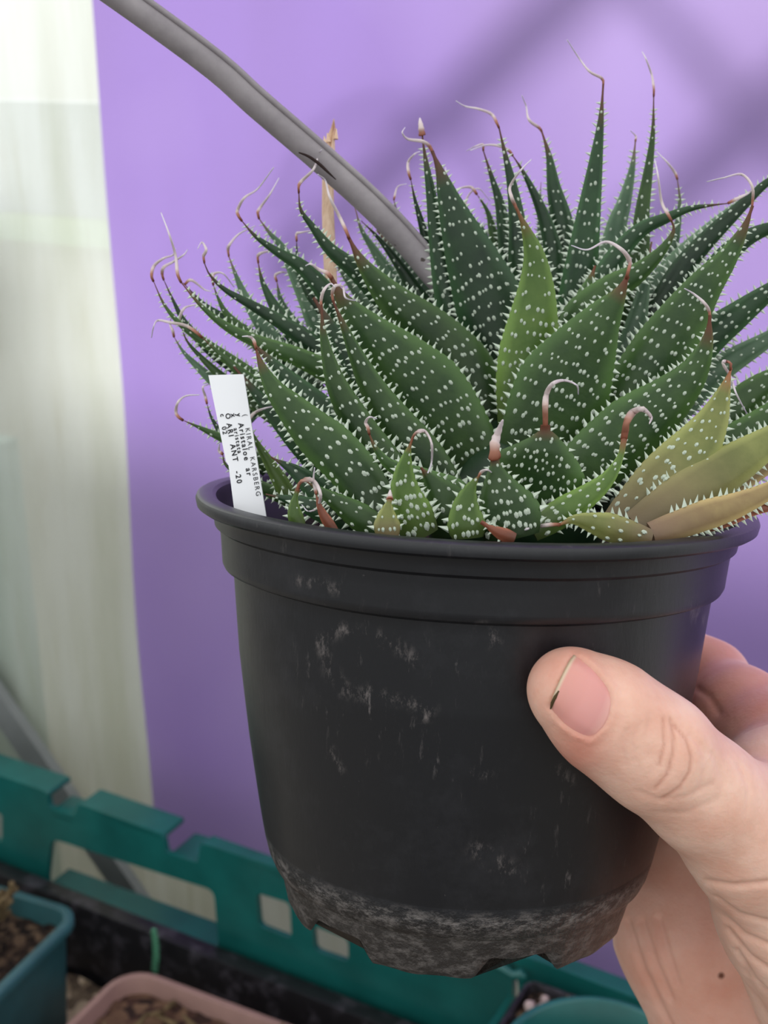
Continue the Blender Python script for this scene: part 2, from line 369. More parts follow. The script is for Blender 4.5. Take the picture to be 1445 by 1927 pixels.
# black tray inside the crate
TZ = -0.516
def rrect(cx, cy, hx, hy, r, n=6):
    out = []
    for (sx_, sy_, a0) in ((1, 1, 0), (-1, 1, 90), (-1, -1, 180), (1, -1, 270)):
        for k in range(n+1):
            a = math.radians(a0+90*k/n); out.append((cx+sx_*(hx-r)+r*math.cos(a), cy+sy_*(hy-r)+r*math.sin(a)))
    return out
def vessel(mb, fr, z_top, z_bot, taper, lip, rad, hx, hy, wall=0.0015, lipdrop=0.004, n=6):
    # fr(x,y,z) -> world; lofted rounded-square pot with a turned-out rim
    def R(s, z): return [fr(x, y, z) for (x, y) in rrect(0, 0, hx+s, hy+s, max(rad+s, 0.001), n)]
    rings = [R(-taper, z_bot), R(0, z_top-lipdrop), R(lip, z_top-lipdrop), R(lip, z_top-0.001), R(lip-0.001, z_top), R(-wall+0.0005, z_top), R(-wall, z_top-0.001), R(-taper-wall, z_bot+0.002)]
    mb.ring_loft(rings, cap=False); ids = [mb.vert(p) for p in R(-taper, z_bot)]; mb.face(ids[::-1]); ids = [mb.vert(p) for p in R(-taper-wall, z_bot+0.002)]; mb.face(ids)
def surface(mb, fr, z, hx, hy, rad, amp=0.002, n=26):
    idx = {}
    for j in range(n+1):
        for i in range(n+1):
            x = -hx+2*hx*i/n; y = -hy+2*hy*j/n
            idx[i, j] = mb.vert(fr(x, y, z+amp*(random.random()-.5)))
    for j in range(n):
        for i in range(n): mb.face((idx[i, j], idx[i+1, j], idx[i+1, j+1], idx[i, j+1]))
tc_u = (L0+L1)/2; tray_c = wall_pt(tc_u, 0, CO-0.13)
def tray_fr(x, y, z): return tray_c + TW*x + NW*y + Vector((0, 0, CAM_Z+z))
tray = thing('black_tray', 'black plastic tray lining the green crate, mottled grey with dust and painted rim sheen', 'tray', tray_fr(0, 0, BZ+0.006))
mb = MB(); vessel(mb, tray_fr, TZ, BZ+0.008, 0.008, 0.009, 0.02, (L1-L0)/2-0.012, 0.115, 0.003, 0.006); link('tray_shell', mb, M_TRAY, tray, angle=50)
mb = MB(); surface(mb, tray_fr, -0.566, (L1-L0)/2-0.024, 0.104, 0.02, 0.004, 60)
o = link('grit', mb, M_GRIT); o['kind'] = 'stuff'; tag(o, 'sandy beige grit filling the bottom of the black tray', 'grit')

# square pots and the round one
def square_pot(name, corner_px, z_top, ang, hx, hy, mat, label, soil_mat, depth=0.075, lip=0.005, rad=0.012, soil_drop=0.012, cs=(1, 1)):
    cpt = on_z(*corner_px, z_top); ca, sa = math.cos(ang), math.sin(ang)
    X = Vector((ca, sa, 0)); Y = Vector((-sa, ca, 0))
    c = Vector((cpt.x, cpt.y, 0)) - X*(cs[0]*(hx-rad*.3)) - Y*(cs[1]*(hy-rad*.3))
    def fr(x, y, z): return c + X*x + Y*y + Vector((0, 0, CAM_Z+z))
    t = thing(name, label, 'pot', fr(0, 0, z_top-depth))
    mb = MB(); vessel(mb, fr, z_top, z_top-depth, 0.008, lip, rad, hx, hy, 0.0015, 0.005); link('shell', mb, mat, t, angle=50)
    mb = MB(); surface(mb, fr, z_top-soil_drop, hx-0.003, hy-0.003, rad, 0.003)
    o = link('potting_soil', mb, soil_mat, t); o['kind'] = 'stuff'
    return t, fr
wang = math.atan2(TW.y, TW.x)
pot1, fr1 = square_pot('square_pot', (122, 1722), -0.480, wang+0.10, 0.062, 0.062, M_TEALP, 'dark green square plastic pot at bottom left holding a dried tan succulent', M_SOIL, 0.115)
pot2, fr2 = square_pot('square_pot', (246, 1838), -0.505, wang+0.04, 0.065, 0.05, M_PINK, 'dusty pink square plastic pot of reddish soil at bottom edge', M_BARK, 0.09, 0.0035, 0.018, 0.010, cs=(-1, 1))
# dried succulent in the green pot
mb = MB()
def twig(p, d, L, r, lev):
    pts = [p]; q = p
    for k in range(5):
        d = (d + Vector((random.uniform(-.3, .3), random.uniform(-.3, .3), random.uniform(-.1, .2)))).normalized(); q = q + d*(L/5); pts.append(q)
        if lev > 0 and k > 0:
            twig(q, (d+Vector((random.uniform(-1, 1), random.uniform(-1, 1), random.uniform(-.2, .8)))).normalized(), L*.55, r*.8, lev-1)
    mb.tube(pts, lambda t: r*(1.1-.5*t)*(1+.25*math.sin(t*19)), n=7)
for k in range(9):
    twig(fr1(random.uniform(-.01, .036), random.uniform(-.03, .034), -0.497), Vector((random.uniform(-.5, .5), random.uniform(-.5, .5), 1)).normalized(), 0.034, 0.0036, 2)
succ = link('dried_succulent', mb, M_DRY, origin=fr1(0, 0, -0.497)); tag(succ, 'dried tan branching succulent growing in the dark green square pot', 'plant')
# bits on the reddish soil
mb = MB()
for k in range(40):
    q = fr2(random.uniform(-.045, .045), random.uniform(-.045, .045), -0.511); d = Vector((random.uniform(-1, 1), random.uniform(-1, 1), random.uniform(0, .8))).normalized()
    mb.tube([q, q+d*0.006, q+d*0.012], lambda t: 0.0022*(1-.7*t), n=6)
o = link('succulent_scraps', mb, M_DRY, origin=fr2(0, 0, -0.515)); o['kind'] = 'stuff'; tag(o, 'dry brown plant scraps lying on the soil of pink square pot', 'plant scraps')
# round green pot at lower right
rp = on_z(1128, 2006, -0.410); 
def round_pot(c, z_top, R, depth, mat):
    prof = [(0, z_top-depth), (R*.75, z_top-depth), (R*.97, z_top-.006), (R+.002, z_top-.006), (R+.002, z_top-.001), (R+.001, z_top), (R-.001, z_top), (R-.002, z_top-.001), (R*.74, z_top-depth+.002), (0, z_top-depth+.002)]
    mb = MB(); rings = [[Vector((c.x+max(r, 1e-5)*math.cos(a), c.y+max(r, 1e-5)*math.sin(a), CAM_Z+z)) for a in np.linspace(0, 2*math.pi, 65)[:-1]] for r, z in prof]
    mb.ring_loft(rings, cap=False); return mb
pot3 = thing('round_pot', 'round dark green plastic pot at the bottom edge beside the wrist', 'pot', (rp.x, rp.y, CAM_Z-0.52))
link('shell', round_pot(rp, -0.410, 0.042, 0.11, M_TEAL), M_TEAL, pot3, angle=50)
mb = MB(); surface(mb, lambda x, y, z: Vector((rp.x+x*math.sqrt(max(0, 1-(y/.033)**2*.5)), rp.y+y*math.sqrt(max(0, 1-(x/.033)**2*.5)), CAM_Z+z)), -0.435, 0.036, 0.036, 0); o = link('potting_soil', mb, M_SOIL, pot3); o['kind'] = 'stuff'
# small dark pot in the gap, with three pale chips on its soil
zc_ = on_wall(978, 1893, CO-0.030).z-CAM_Z; gp = wall_pt(L1+0.004+0.030, 0, CO-0.030)
def gfr(x, y, z): return gp + TW*x + NW*y + Vector((0, 0, CAM_Z+z))
gpot = thing('square_pot', 'small black square pot in the dark gap left of the round green pot', 'pot', gfr(0, 0, zc_-0.08))
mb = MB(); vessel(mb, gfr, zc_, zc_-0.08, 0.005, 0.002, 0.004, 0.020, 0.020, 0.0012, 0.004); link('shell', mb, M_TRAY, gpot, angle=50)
mb = MB(); surface(mb, gfr, zc_-0.004, 0.018, 0.018, 0.002, 0.001, 12); o = link('potting_soil', mb, M_SOIL, gpot); o['kind'] = 'stuff'
M_CHIP = plain('chip_stone', (180, 160, 156), 0.8, 0.3, 0.2, 200)
for (x, y, r, lb) in ((-0.0135, 0.004, 0.0030, 'mid-sized pale chip on soil of small black pot, leftmost of three'), (-0.009, 0.013, 0.0022, 'smallest pale chip on soil of small black pot, rearmost of three'), (-0.006, 0.004, 0.0038, 'largest pinkish chip on soil of small black pot, nearest of three')):
    q = gfr(x, y, zc_-0.004+r*.8); bm = bmesh.new(); bmesh.ops.create_icosphere(bm, subdivisions=2, radius=r)
    mb = MB()
    for v in bm.verts: mb.vert(q + v.co*(1+.12*random.uniform(-1, 1)))
    for f in bm.faces: mb.face([v.index for v in f.verts])
    bm.free(); o = link('stone_chip', mb, M_CHIP, origin=q); tag(o, lb, 'stone', 'pale chips beside the round pot')
A_ = gfr(0.001, 0.008, zc_-0.01)
mb = MB(); mb.prism([[(-.004, -.02), (.004, -.02), (.0045, .006), (.001, .020), (-.003, .008)]], lambda x, y, d: A_ + TW*(x+y*.15) + NW*d + Vector((0, 0, y)), 0.0008); o = link('broken_label', mb, plain('aged_label', (140, 130, 116), 0.6), smooth=False); tag(o, 'pointed greyish plastic tag stuck in the small black pot', 'plant label')
# green twisted tie over the tray rim
mb = MB(); P = []
for k in range(60):
    t = k/59; b = on_wall(290+4*math.sin(t*3), 1752+78*t, CO-0.030); P.append(b + TW*0.0016*math.cos(k*1.1) + Vector((0, 0, 0.0016*math.sin(k*1.1))))
mb.tube(P, 0.0011, n=6); o = link('twisted_tie', mb, M_TIE); tag(o, 'thin twisted green tie hanging over the rim of the black tray', 'tie')

# ------------------------------------------------------------------ the black pot held in the hand
PC = np.array([0.0214, -0.0034, 0.3028]); AX = np.array([-0.040, 1, 0.148]); AX /= np.linalg.norm(AX)
PU = np.cross(AX, [0, 0, 1.]); PU /= np.linalg.norm(PU)
if PU[0] < 0: PU = -PU
PV = np.cross(AX, PU); PV = PV if PV[2] > 0 else -PV
def potc(s, phi, r): return PC + AX*s + r*(math.cos(phi)*PU + math.sin(phi)*PV)     # camera frame
H = 0.0998
prof = [(0.0895, 0.0, 0.0), (0.0845, 0.0365, 0), (0.0895, 0.0385, 0)]
outer = [(0.0962, 0.0395), (0.0950, 0.0403), (0.0905, 0.0414), (0.0865, 0.0424), (0.0855, 0.0440), (0.0835, 0.0449), (0.080, 0.0458), (0.074, 0.0470), (0.056, 0.0505), (0.036, 0.0540), (0.0190, 0.0563), (0.0175, 0.0566),
         (0.0166, 0.0580), (0.0158, 0.0584), (0.0100, 0.0589), (0.0078, 0.0592), (0.0070, 0.0604), (0.0045, 0.0608), (0.0036, 0.0611), (0.0032, 0.0636), (0.0026, 0.0645), (0.0012, 0.0648), (0.0004, 0.0645), (0.0, 0.0638),
         (0.0, 0.0610), (0.0006, 0.0602), (0.004, 0.0596), (0.02, 0.0558), (0.05, 0.0500), (0.085, 0.0425), (0.0865, 0.041), (0.0865, 0.001)]
outer = [((s_ if s_ < .017 else .0166+(s_-.0166)*1.045), r_*(1.012 if s_ < .017 else 1.0+.034*min(1, (s_-.017)/.06))) for s_, r_ in outer]
_o = []
for q0, q1 in zip(outer, outer[1:]):
    n_ = max(1, int(abs(q1[0]-q0[0])/.0009)) if q0[1] > .03 and q1[1] > .03 and len(_o) < 400 else 1
    _o += [(q0[0]+(q1[0]-q0[0])*k/n_, q0[1]+(q1[1]-q0[1])*k/n_) for k in range(n_)]
i_top = next(i for i, q in enumerate(_o) if q[0] == 0.0)
outer = _o+[outer[-1]]
NP = 300
mb = MB(); rings = []; ats = []
# foot scalloped: raised notches between feet
def foot(phi):
    a = (phi/(2*math.pi)*6 + 0.217) % 1.0      # six feet
    x = abs(a-0.5)*2                           # 0 at the middle of a foot
    t = min(1, max(0, (x-0.54)/0.16)); return 0.0044*t
for (s, r) in outer:
    ring = []
    for k in range(NP):
        phi = 2*math.pi*k/NP; ss = s
        if s > 0.0980: ss = s - foot(phi) + 0.0002*math.sin(phi*23)
        elif s > 0.0965: ss = s - foot(phi)*0.9
        elif s > 0.092 and r > 0.04: ss = s - foot(phi)*.3
        rr_ = r + (0.00015*math.sin(phi*9+s*60) if r > .02 else 0)
        ring.append(c2w(potc(ss, phi, rr_)))
    rings.append(ring); ats.append(s/0.1107)
mb.ring_loft(rings, cap=True, attrs=ats)
# recessed underside
mb.ring_loft([[c2w(potc(0.0915, 2*math.pi*k/NP, r)) for k in range(NP)] for r in (0.0400, 0.001)], attrs=[.85, .85])
pot = thing('plant_pot', 'round black plastic nursery pot with scuffs, held up in the hand', 'pot', c2w(potc(H, 0, 0)))
o = link('pot_shell', mb, M_POT, pot, angle=35)
# scuffed patches: strokes worn into the front of the pot
def topx(v):
    x, y_, z_ = v.x, v.y, v.z-CAM_Z; f_ = y_*cp_-z_*sp_; dn_ = -y_*sp_-z_*cp_
    return CX+F*x/f_, CY+F*dn_/f_, f_
STROKES = [([(600, 1205), (640, 1185), (700, 1195), (745, 1215), (785, 1245)], 11), ([(600, 1205), (620, 1260), (650, 1300), (700, 1315)], 10), ([(690, 1300), (760, 1320), (810, 1335), (800, 1350)], 9), ([(905, 1185), (930, 1205)], 12),
  ([(1305, 1140), (1318, 1165)], 12), ([(880, 1452), (920, 1458)], 7), ([(560, 1090), (640, 1110)], 9), ([(1050, 1450), (1070, 1470)], 9), ([(900, 1600), (960, 1640)], 16), ([(620, 1410), (640, 1450)], 7)]
vals = []
for v in mb.v:
    x, y, f_ = topx(v); b = 0
    if f_ < .31:
        for st, wd in STROKES:
            for (x0, y0), (x1, y1) in zip(st, st[1:]):
                dx, dy = x1-x0, y1-y0; h_ = max(0, min(1, ((x-x0)*dx+(y-y0)*dy)/(dx*dx+dy*dy))); b = max(b, math.exp(-(math.hypot(x-x0-h_*dx, y-y0-h_*dy)/wd)**2))
    vals.append(b)
a_ = o.data.attributes.new('scuff', 'FLOAT', 'POINT'); a_.data.foreach_set('value', vals)
mb = MB(); n = 40
def soil_pt(r, a): 
    rr_ = r; return c2w(potc(0.013 + 0.003*math.sin(a*3+r*200)*(r/.06) + 0.0012*(random.random()-.5), a, rr_))
rings = [[soil_pt(r, 2*math.pi*k/72) for k in range(72)] for r in np.linspace(0.0575, 0.002, 22)]
mb.ring_loft(rings); o = link('potting_soil', mb, M_SOIL, pot); o['kind'] = 'stuff'

# ------------------------------------------------------------------ grey tube, wood stake, label
mb = MB(); P = [W(x, y, d+.1) for (x, y, d) in catmull([(60, -120, .186), (234, 0, .19), (400, 122, .196), (483, 196, .199), (606, 302, .204), (713, 400, .209), (800, 497, .214), (900, 640, .214), (960, 960, .212)], 60)]
mb.tube(P, lambda t: 0.00325, n=20)
P2 = [p + Vector((0.0020, -0.0016, 0.0024)) for p in P]
mb.tube(P2[:52], 0.00075, n=8)
tube = thing('grey_tube', 'long matt grey plastic tube slanting from top left into the aloe', 'tube', P[-1])
link('tube_wall', mb, M_TUBE, tube)
mb = MB(); mk_ = []
for (x, y, d) in catmull([(562, 287, .1992), (580, 294, .1994), (600, 308, .2), (615, 322, .2003), (632, 338, .2008)], 14): mk_.append(W(x, y, d+0.1-0.0031))
mb.tube(mk_, lambda t: 0.00030*math.sin(math.pi*min(1, t*.9+.08))+.00008, n=6); o = link('scrape', mb, M_MARK, tube); o['label'] = 'dark scrape on grey tube'

mb = MB(); rings = []
for (x, y, d, w_) in ((664, 900, .222, 12), (646, 700, .222, 12), (634, 620, .222, 12), (624, 560, .222, 12), (620, 480, .223, 12), (617, 400, .223, 11.5), (617, 330, .223, 11), (620, 290, .223, 10.5), (622, 262, .223, 8), (627, 246, .223, 5), (628, 232, .223, 1.5)):
    d += .095; c0 = W(x, y, d); hw = w_*d/F
    rings.append([c0 + Vector((hw*math.cos(a), hw*.55*math.sin(a), (0.0012*math.sin(a*5) if y < 300 else 0))) for a in np.linspace(0, 2*math.pi, 13)[:-1]])
mb.ring_loft(rings)
for (x, y, x2, y2) in ((612, 275, 610, 256), (632, 262, 633, 242), (618, 268, 616, 250)): mb.tube([W(x, y, .3175), W((x+x2)/2, (y+y2)/2, .3175), W(x2, y2, .3175)], lambda t: .0006*(1-t)+.0001, n=5)
o = link('wooden_stake', mb, M_WOOD, origin=W(642, 700, .317), angle=40); tag(o, 'pale splintered wooden stake standing behind the grey tube', 'stake')

# plant label
LD = 0.282
A = W(392, 706, LD+.001); Bp = W(458, 704, LD); Cc = W(507, 1010, LD-.004); Dd = W(447, 1010, LD-.003)
lab = thing('plant_label', 'white plastic plant label with black print stuck in the left side of pot', 'plant label', (Cc+Dd)/2)
pn_ = (Bp-A).cross(Cc-A)
def on_lab(x, y):
    r = ray(x, y); return EYE + r*((A-EYE).dot(pn_)/r.dot(pn_))
Dd = on_lab(447, 1010); E = on_lab(425, 868); E2 = on_lab(430, 876)
nrm = (Bp-A).cross(Dd-A).normalized(); 
if nrm.y > 0: nrm = -nrm
mb = MB(); loop = [A, Bp, Cc, Dd, E2, E]
f_ = [mb.vert(p) for p in loop]; b_ = [mb.vert(p - nrm*0.0005) for p in loop]
mb.face(f_); mb.face(b_[::-1])
for i in range(6): j = (i+1) % 6; mb.face((f_[i], f_[j], b_[j], b_[i]))
link('label_strip', mb, M_LABEL, lab, smooth=False)
# printed lines run down the label
def text_mesh(txt, size, bold):
    cu = bpy.data.curves.new('t', 'FONT'); cu.body = txt; cu.size = size; cu.space_character = 1.32; cu.offset = size*(0.02 if bold else 0.0); cu.resolution_u = 3
    o = bpy.data.objects.new('t', cu); COL.objects.link(o); dg = bpy.context.evaluated_depsgraph_get(); me = bpy.data.meshes.new_from_object(o.evaluated_get(dg))
    vs = [v.co.copy() for v in me.vertices]; fs = [tuple(p.vertices) for p in me.polygons]
    bpy.data.objects.remove(o); bpy.data.meshes.remove(me); return vs, fs
down = ((Cc+Dd)/2 - (A+Bp)/2).normalized(); right = (nrm.cross(down)).normalized()
if right.x < 0: right = -right
mb = MB(); Ltot = (Dd-A).length; Wd = (Bp-A).length
def put(txt, a, bpos, size, bold):            # a: fraction down, bpos: fraction across for the baseline
    vs, fs = text_mesh(txt, size, bold); o0 = A.lerp(Dd, a).lerp(Bp.lerp(Cc, a), bpos) + nrm*0.00012; dl = ((Dd-A).normalized().lerp((Cc-Bp).normalized(), bpos)).normalized(); rl = nrm.cross(dl); rl = rl if rl.x > 0 else -rl
    k = len(mb.v)
    for v in vs: mb.vert(o0 + dl*v.x + rl*v.y)
    for f in fs: mb.face([k+i for i in f])
for (txt, a, bp, sz, bd_) in (('c', .245, .14, .0015, True), ('O', .243, .29, .0016, True), ('x', .245, .45, .0016, True), ('y', .245, .61, .0016, True), ('(', .25, .80, .0015, False),
        ('02', .325, .12, .0015, True), ('ARI  ANT', .305, .28, .00165, True), ('-20', .60, .28, .0017, True), ('aristata', .335, .46, .0014, True), ('Aristaloe  ar', .305, .62, .0017, True), ('KIRAL  KARSBERG', .335, .80, .0015, False)):
    put(txt, a, bp, sz, bd_)
o = link('printed_text', mb, M_INK, lab, smooth=False)
#LEAVES
# ------------------------------------------------------------------ the aloe
def leafmat(name, dark, light, base, tip, var=0.18):
    m = Mat(name, 0.38, 0.45); t = m.attr('t'); e = m.attr('e')
    n = m.noise(120, 4, 0.6); body = m.ramp(n, [(0.3, lin(dark)), (0.72, lin(light))])
    edge = m.ramp(e, [(0.55, (0, 0, 0)), (1.0, (0.75, 0.75, 0.75))])
    body = m.mix(edge, body, lin(tuple(min(255, int(x*1.25+12)) for x in light)))
    body = m.mix(m.ramp(t, [(0.0, (1, 1, 1)), (0.55 if 'yellow' in name else 0.30, (0, 0, 0))]), body, lin(base))
    body = m.mix(m.ramp(t, [(0.86, (0, 0, 0)), (0.975, (1, 1, 1))]), body, lin(tip))
    body = m.mix(m.ramp(m.noise(45, 3, 0.5, (1, 1, .5)), [(0.35, (0.35, 0.35, 0.35)), (0.6, (0, 0, 0))]), body, lin(tuple(int(x*.7) for x in dark)))
    oi = m.n.new('ShaderNodeObjectInfo'); rm = m.n.new('ShaderNodeMapRange'); rm.inputs['To Min'].default_value = 0.78; rm.inputs['To Max'].default_value = 1.18; m.l(oi.outputs['Random'], rm.inputs[0])
    hs = m.n.new('ShaderNodeHueSaturation'); m.l(rm.outputs[0], hs.inputs['Value']); m.l(body, hs.inputs['Color']); body = hs.outputs[0]
    m.col(body); m.bump(m.noise(500, 3, 0.6), 0.15, 0.0006)
    m.translucent(0.22, body); return m.m
LM = {
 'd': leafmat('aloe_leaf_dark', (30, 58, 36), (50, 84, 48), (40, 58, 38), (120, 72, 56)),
 'm': leafmat('aloe_leaf_green', (42, 74, 34), (74, 106, 50), (50, 70, 38), (128, 72, 52)),
 'b': leafmat('aloe_leaf_bright', (74, 106, 42), (106, 134, 62), (84, 98, 56), (150, 92, 66)),
 'p': leafmat('aloe_leaf_pale', (72, 104, 78), (104, 134, 102), (72, 96, 70), (150, 110, 96)),
 'y': leafmat('aloe_leaf_yellowing', (112, 122, 62), (146, 150, 86), (134, 112, 86), (178, 110, 80)),
 't': leafmat('aloe_leaf_straw', (150, 122, 86), (186, 164, 108), (150, 122, 98), (176, 92, 66)),
 'r': leafmat('aloe_leaf_dried', (136, 76, 56), (172, 104, 78), (120, 78, 60), (150, 84, 66)),
}
tw = Mat('aloe_tubercle', 0.5, 0.4); tw.col(lin((218, 230, 212))); tw.translucent(0.2, lin((218, 230, 212))); M_WHITE = tw.m
th_ = Mat('dried_thread', 0.5, 0.3); tt = th_.attr('t')
thc = th_.ramp(tt, [(0.0, lin((150, 84, 60))), (0.08, lin((196, 140, 118))), (0.16, lin((240, 226, 222))), (1.0, lin((240, 236, 246)))])
th_.col(thc); th_.translucent(0.3, thc); M_THREAD = th_.m
CREF = 0.303
CROWN = W(1000, 985, CREF)
plant = thing('aloe_plant', 'spiky green aloe with white spots and curling dried leaf tips, growing in the black pot', 'plant', CROWN)

def leaf(pts, wpx, d0, d1, mat='m', roll=0.0, thread=None, spots=True, thick_tip=False, wmax=0.30, bend=0.0, tipw=0.05, dense=1.0):
    """pts run from tip to base in photo coordinates; d0,d1 = tip and base distance offsets in mm"""
    P = pts[::-1]; n = len(P)
    L = [0]
    for a, b in zip(P, P[1:]): L.append(L[-1]+math.hypot(b[0]-a[0], b[1]-a[1]))
    P3 = []
    for (x, y), l in zip(P, L):
        t = l/L[-1]; d = CREF + 0.001*(d1 + (d0-d1)*t + bend*4*t*(1-t)); P3.append(tuple(W(x, y, d)))
    N = 40; S = [Vector(p) for p in catmull(P3, N)]
    seg = sum((S[i+1]-S[i]).length for i in range(N-1))
    wm = wpx*CREF/F/2/max(0.35, math.cos(roll))
    def prof(t):
        if t < wmax: return 0.80 + 0.20*math.sin(math.pi/2*t/wmax)
        u = (t-wmax)/(1-wmax); return max(tipw, (1-u)**1.05*(1+0.38*u*(1-u)))
    fr = []
    for i in range(N):
        T = (S[min(i+1, N-1)]-S[max(i-1, 0)]).normalized(); V = (EYE-S[i]).normalized()
        Nn = (V-T*V.dot(T)).normalized(); B = T.cross(Nn)
        Nr = Nn*math.cos(roll)+B*math.sin(roll); Br = T.cross(Nr)
        fr.append((S[i], T, Nr, Br, wm*prof(i/(N-1))))
    mb = MB(); rings = []; K = 14; edges = []
    def surf(i, x, side=1):           # x in -1..1 across, side 1 = face towards N
        p, T, Nr, Br, wi = fr[i]; th = min(wi*0.62, 0.0034)+0.0002
        z = (0.60*th*(1-x*x)**0.8 if side > 0 else -0.50*th*(1-x*x)**0.8) - (0.10*wi*(1-x*x))*(0 if side > 0 else 0)
        return p + Br*(wi*x) + Nr*z
    for i in range(N):
        r = []
        for k in range(K+1): r.append(surf(i, math.cos(math.pi*k/K)*1.0, 1))
        for k in range(1, K): r.append(surf(i, -math.cos(math.pi*k/K), -1))
        rings.append(r)
    ev = [abs(math.cos(math.pi*k/K)) for k in range(K+1)]+[abs(math.cos(math.pi*k/K)) for k in range(1, K)]
    mb.ring_loft(rings, attrs=[i/(N-1) for i in range(N)])
    eattr = ev*N
    # marginal teeth
    def at(t):
        f = t*(N-1); i = min(int(f), N-2); u = f-i; a, b = fr[i], fr[i+1]
        return a[0].lerp(b[0], u), a[1], a[2], a[3], a[4]*(1-u)+b[4]*u, i
    step = 0.0019; s = min(0.006, seg*.12)+random.random()*step; sc = min(1.0, 0.5+wm/0.008)
    while s < seg*0.955:
        t = s/seg; p, T, Nr, Br, wi, i = at(t)
        for sd in (-1, 1):
            ln = (0.0011+0.0009*random.random())*sc*(1-.45*t)*1.15; c = p + Br*(sd*wi*0.97)
            tip = c + Br*(sd*ln) + T*(ln*random.uniform(.1, .6)) + Nr*(ln*random.uniform(-.1, .4)); r = ln*0.36
            mb.a = t; q = [mb.vert(c+T*r), mb.vert(c+Nr*r*.8-T*0.2*r), mb.vert(c-T*r), mb.vert(c-Nr*r*.8-T*.2*r)]; a = mb.vert(tip)
            for k in range(4): mb.face((q[k], q[(k+1) % 4], a), 1)
        s += step*random.uniform(.75, 1.3)*(1-.3*t)
    # white tubercles in cross bands on both faces
    if spots:
        s = min(0.004, seg*.1)+random.random()*.002
        while s < seg*0.93:
            wi = at(s/seg)[4]; m_ = max(1, int(wi*2/0.00118*random.uniform(.62, .95)*(dense if wi > .002 else 1)))
            for sd in ((1, -1) if spots == 2 else (1,)):
                for q_ in range(m_):
                    x = -0.82+1.64*(q_+random.uniform(.1, .9))/m_; ss = (s + random.uniform(-.00055, .00055) - 0.0012*abs(x))/seg
                    if ss <= 0 or ss >= 1 or random.random() < .12: continue
                    i = min(int(ss*(N-1)), N-2); u = ss*(N-1)-i
                    c = surf(i, x, sd).lerp(surf(i+1, x, sd), u); _, T, Nr, Br, _ = fr[i]; Nn = Nr*sd
                    r = random.uniform(.00030, .00054)*sc*(1.15-.5*ss); hh = r*random.uniform(.5, 1.1); mb.a = ss
                    base = [mb.vert(c + T*(r*1.5*math.cos(a)) + Br*(r*math.sin(a)) - Nn*0.0001) for a in np.linspace(0, 2*math.pi, 7)[:-1]]
                    mid = [mb.vert(c + T*(r*.8*math.cos(a)+r*.4) + Br*(r*.6*math.sin(a)) + Nn*hh*.8) for a in np.linspace(0, 2*math.pi, 7)[:-1]]
                    for k in range(6): mb.face((base[k], base[(k+1) % 6], mid[(k+1) % 6], mid[k]), 1)
                    mb.face(mid, 1)
            s += random.uniform(.0027, .0040)/dense
    mb.a = 0
    o = link('leaf', mb, [LM[mat], M_WHITE], plant, angle=50)
    ea = o.data.attributes.new('e', 'FLOAT', 'POINT'); vals = np.zeros(len(mb.v)); vals[:len(eattr)] = eattr; ea.data.foreach_set('value', vals)
    # dried curling tip
    if thread:
        tp = [fr[-1][0]-fr[-1][1]*0.0006]; dd = CREF+0.001*d0; k = 0
        pts3 = [tuple(tp[0])]
        for (x, y) in thread:
            k += 1; pts3.append(tuple(W(x, y, dd + 0.0009*k*(1 if (len(pts)+k) % 2 else -1))))
        pts3 = [pts3[0]]+[p for p in pts3[1:] if (Vector(p)-Vector(pts3[0])).length > 0.0007]
        if len(pts3) > 1:
            mb = MB(); Q = catmull(pts3, 26); r0 = max(fr[-1][4]*1.0, 0.00034)
            if thick_tip: rad = lambda t: (0.00125 if thick_tip > 1 else 0.0008)*(1-t)**.8*(1+.12*math.sin(t*30))+.00016
            else: rad = lambda t: 0.00013 + (min(r0, .0007)-.00013)*(1-t)**2.5 + .00020*(1-t)*min(1, t*6)
            rings = None; mb.tube(Q, rad, n=7, flat=0.7)
            mb.attr = [min(1, (i//7)/25*(0.55 if thick_tip else 1)) for i in range(len(mb.v))]
            link('dried_tip', mb, M_THREAD, o)
    return o
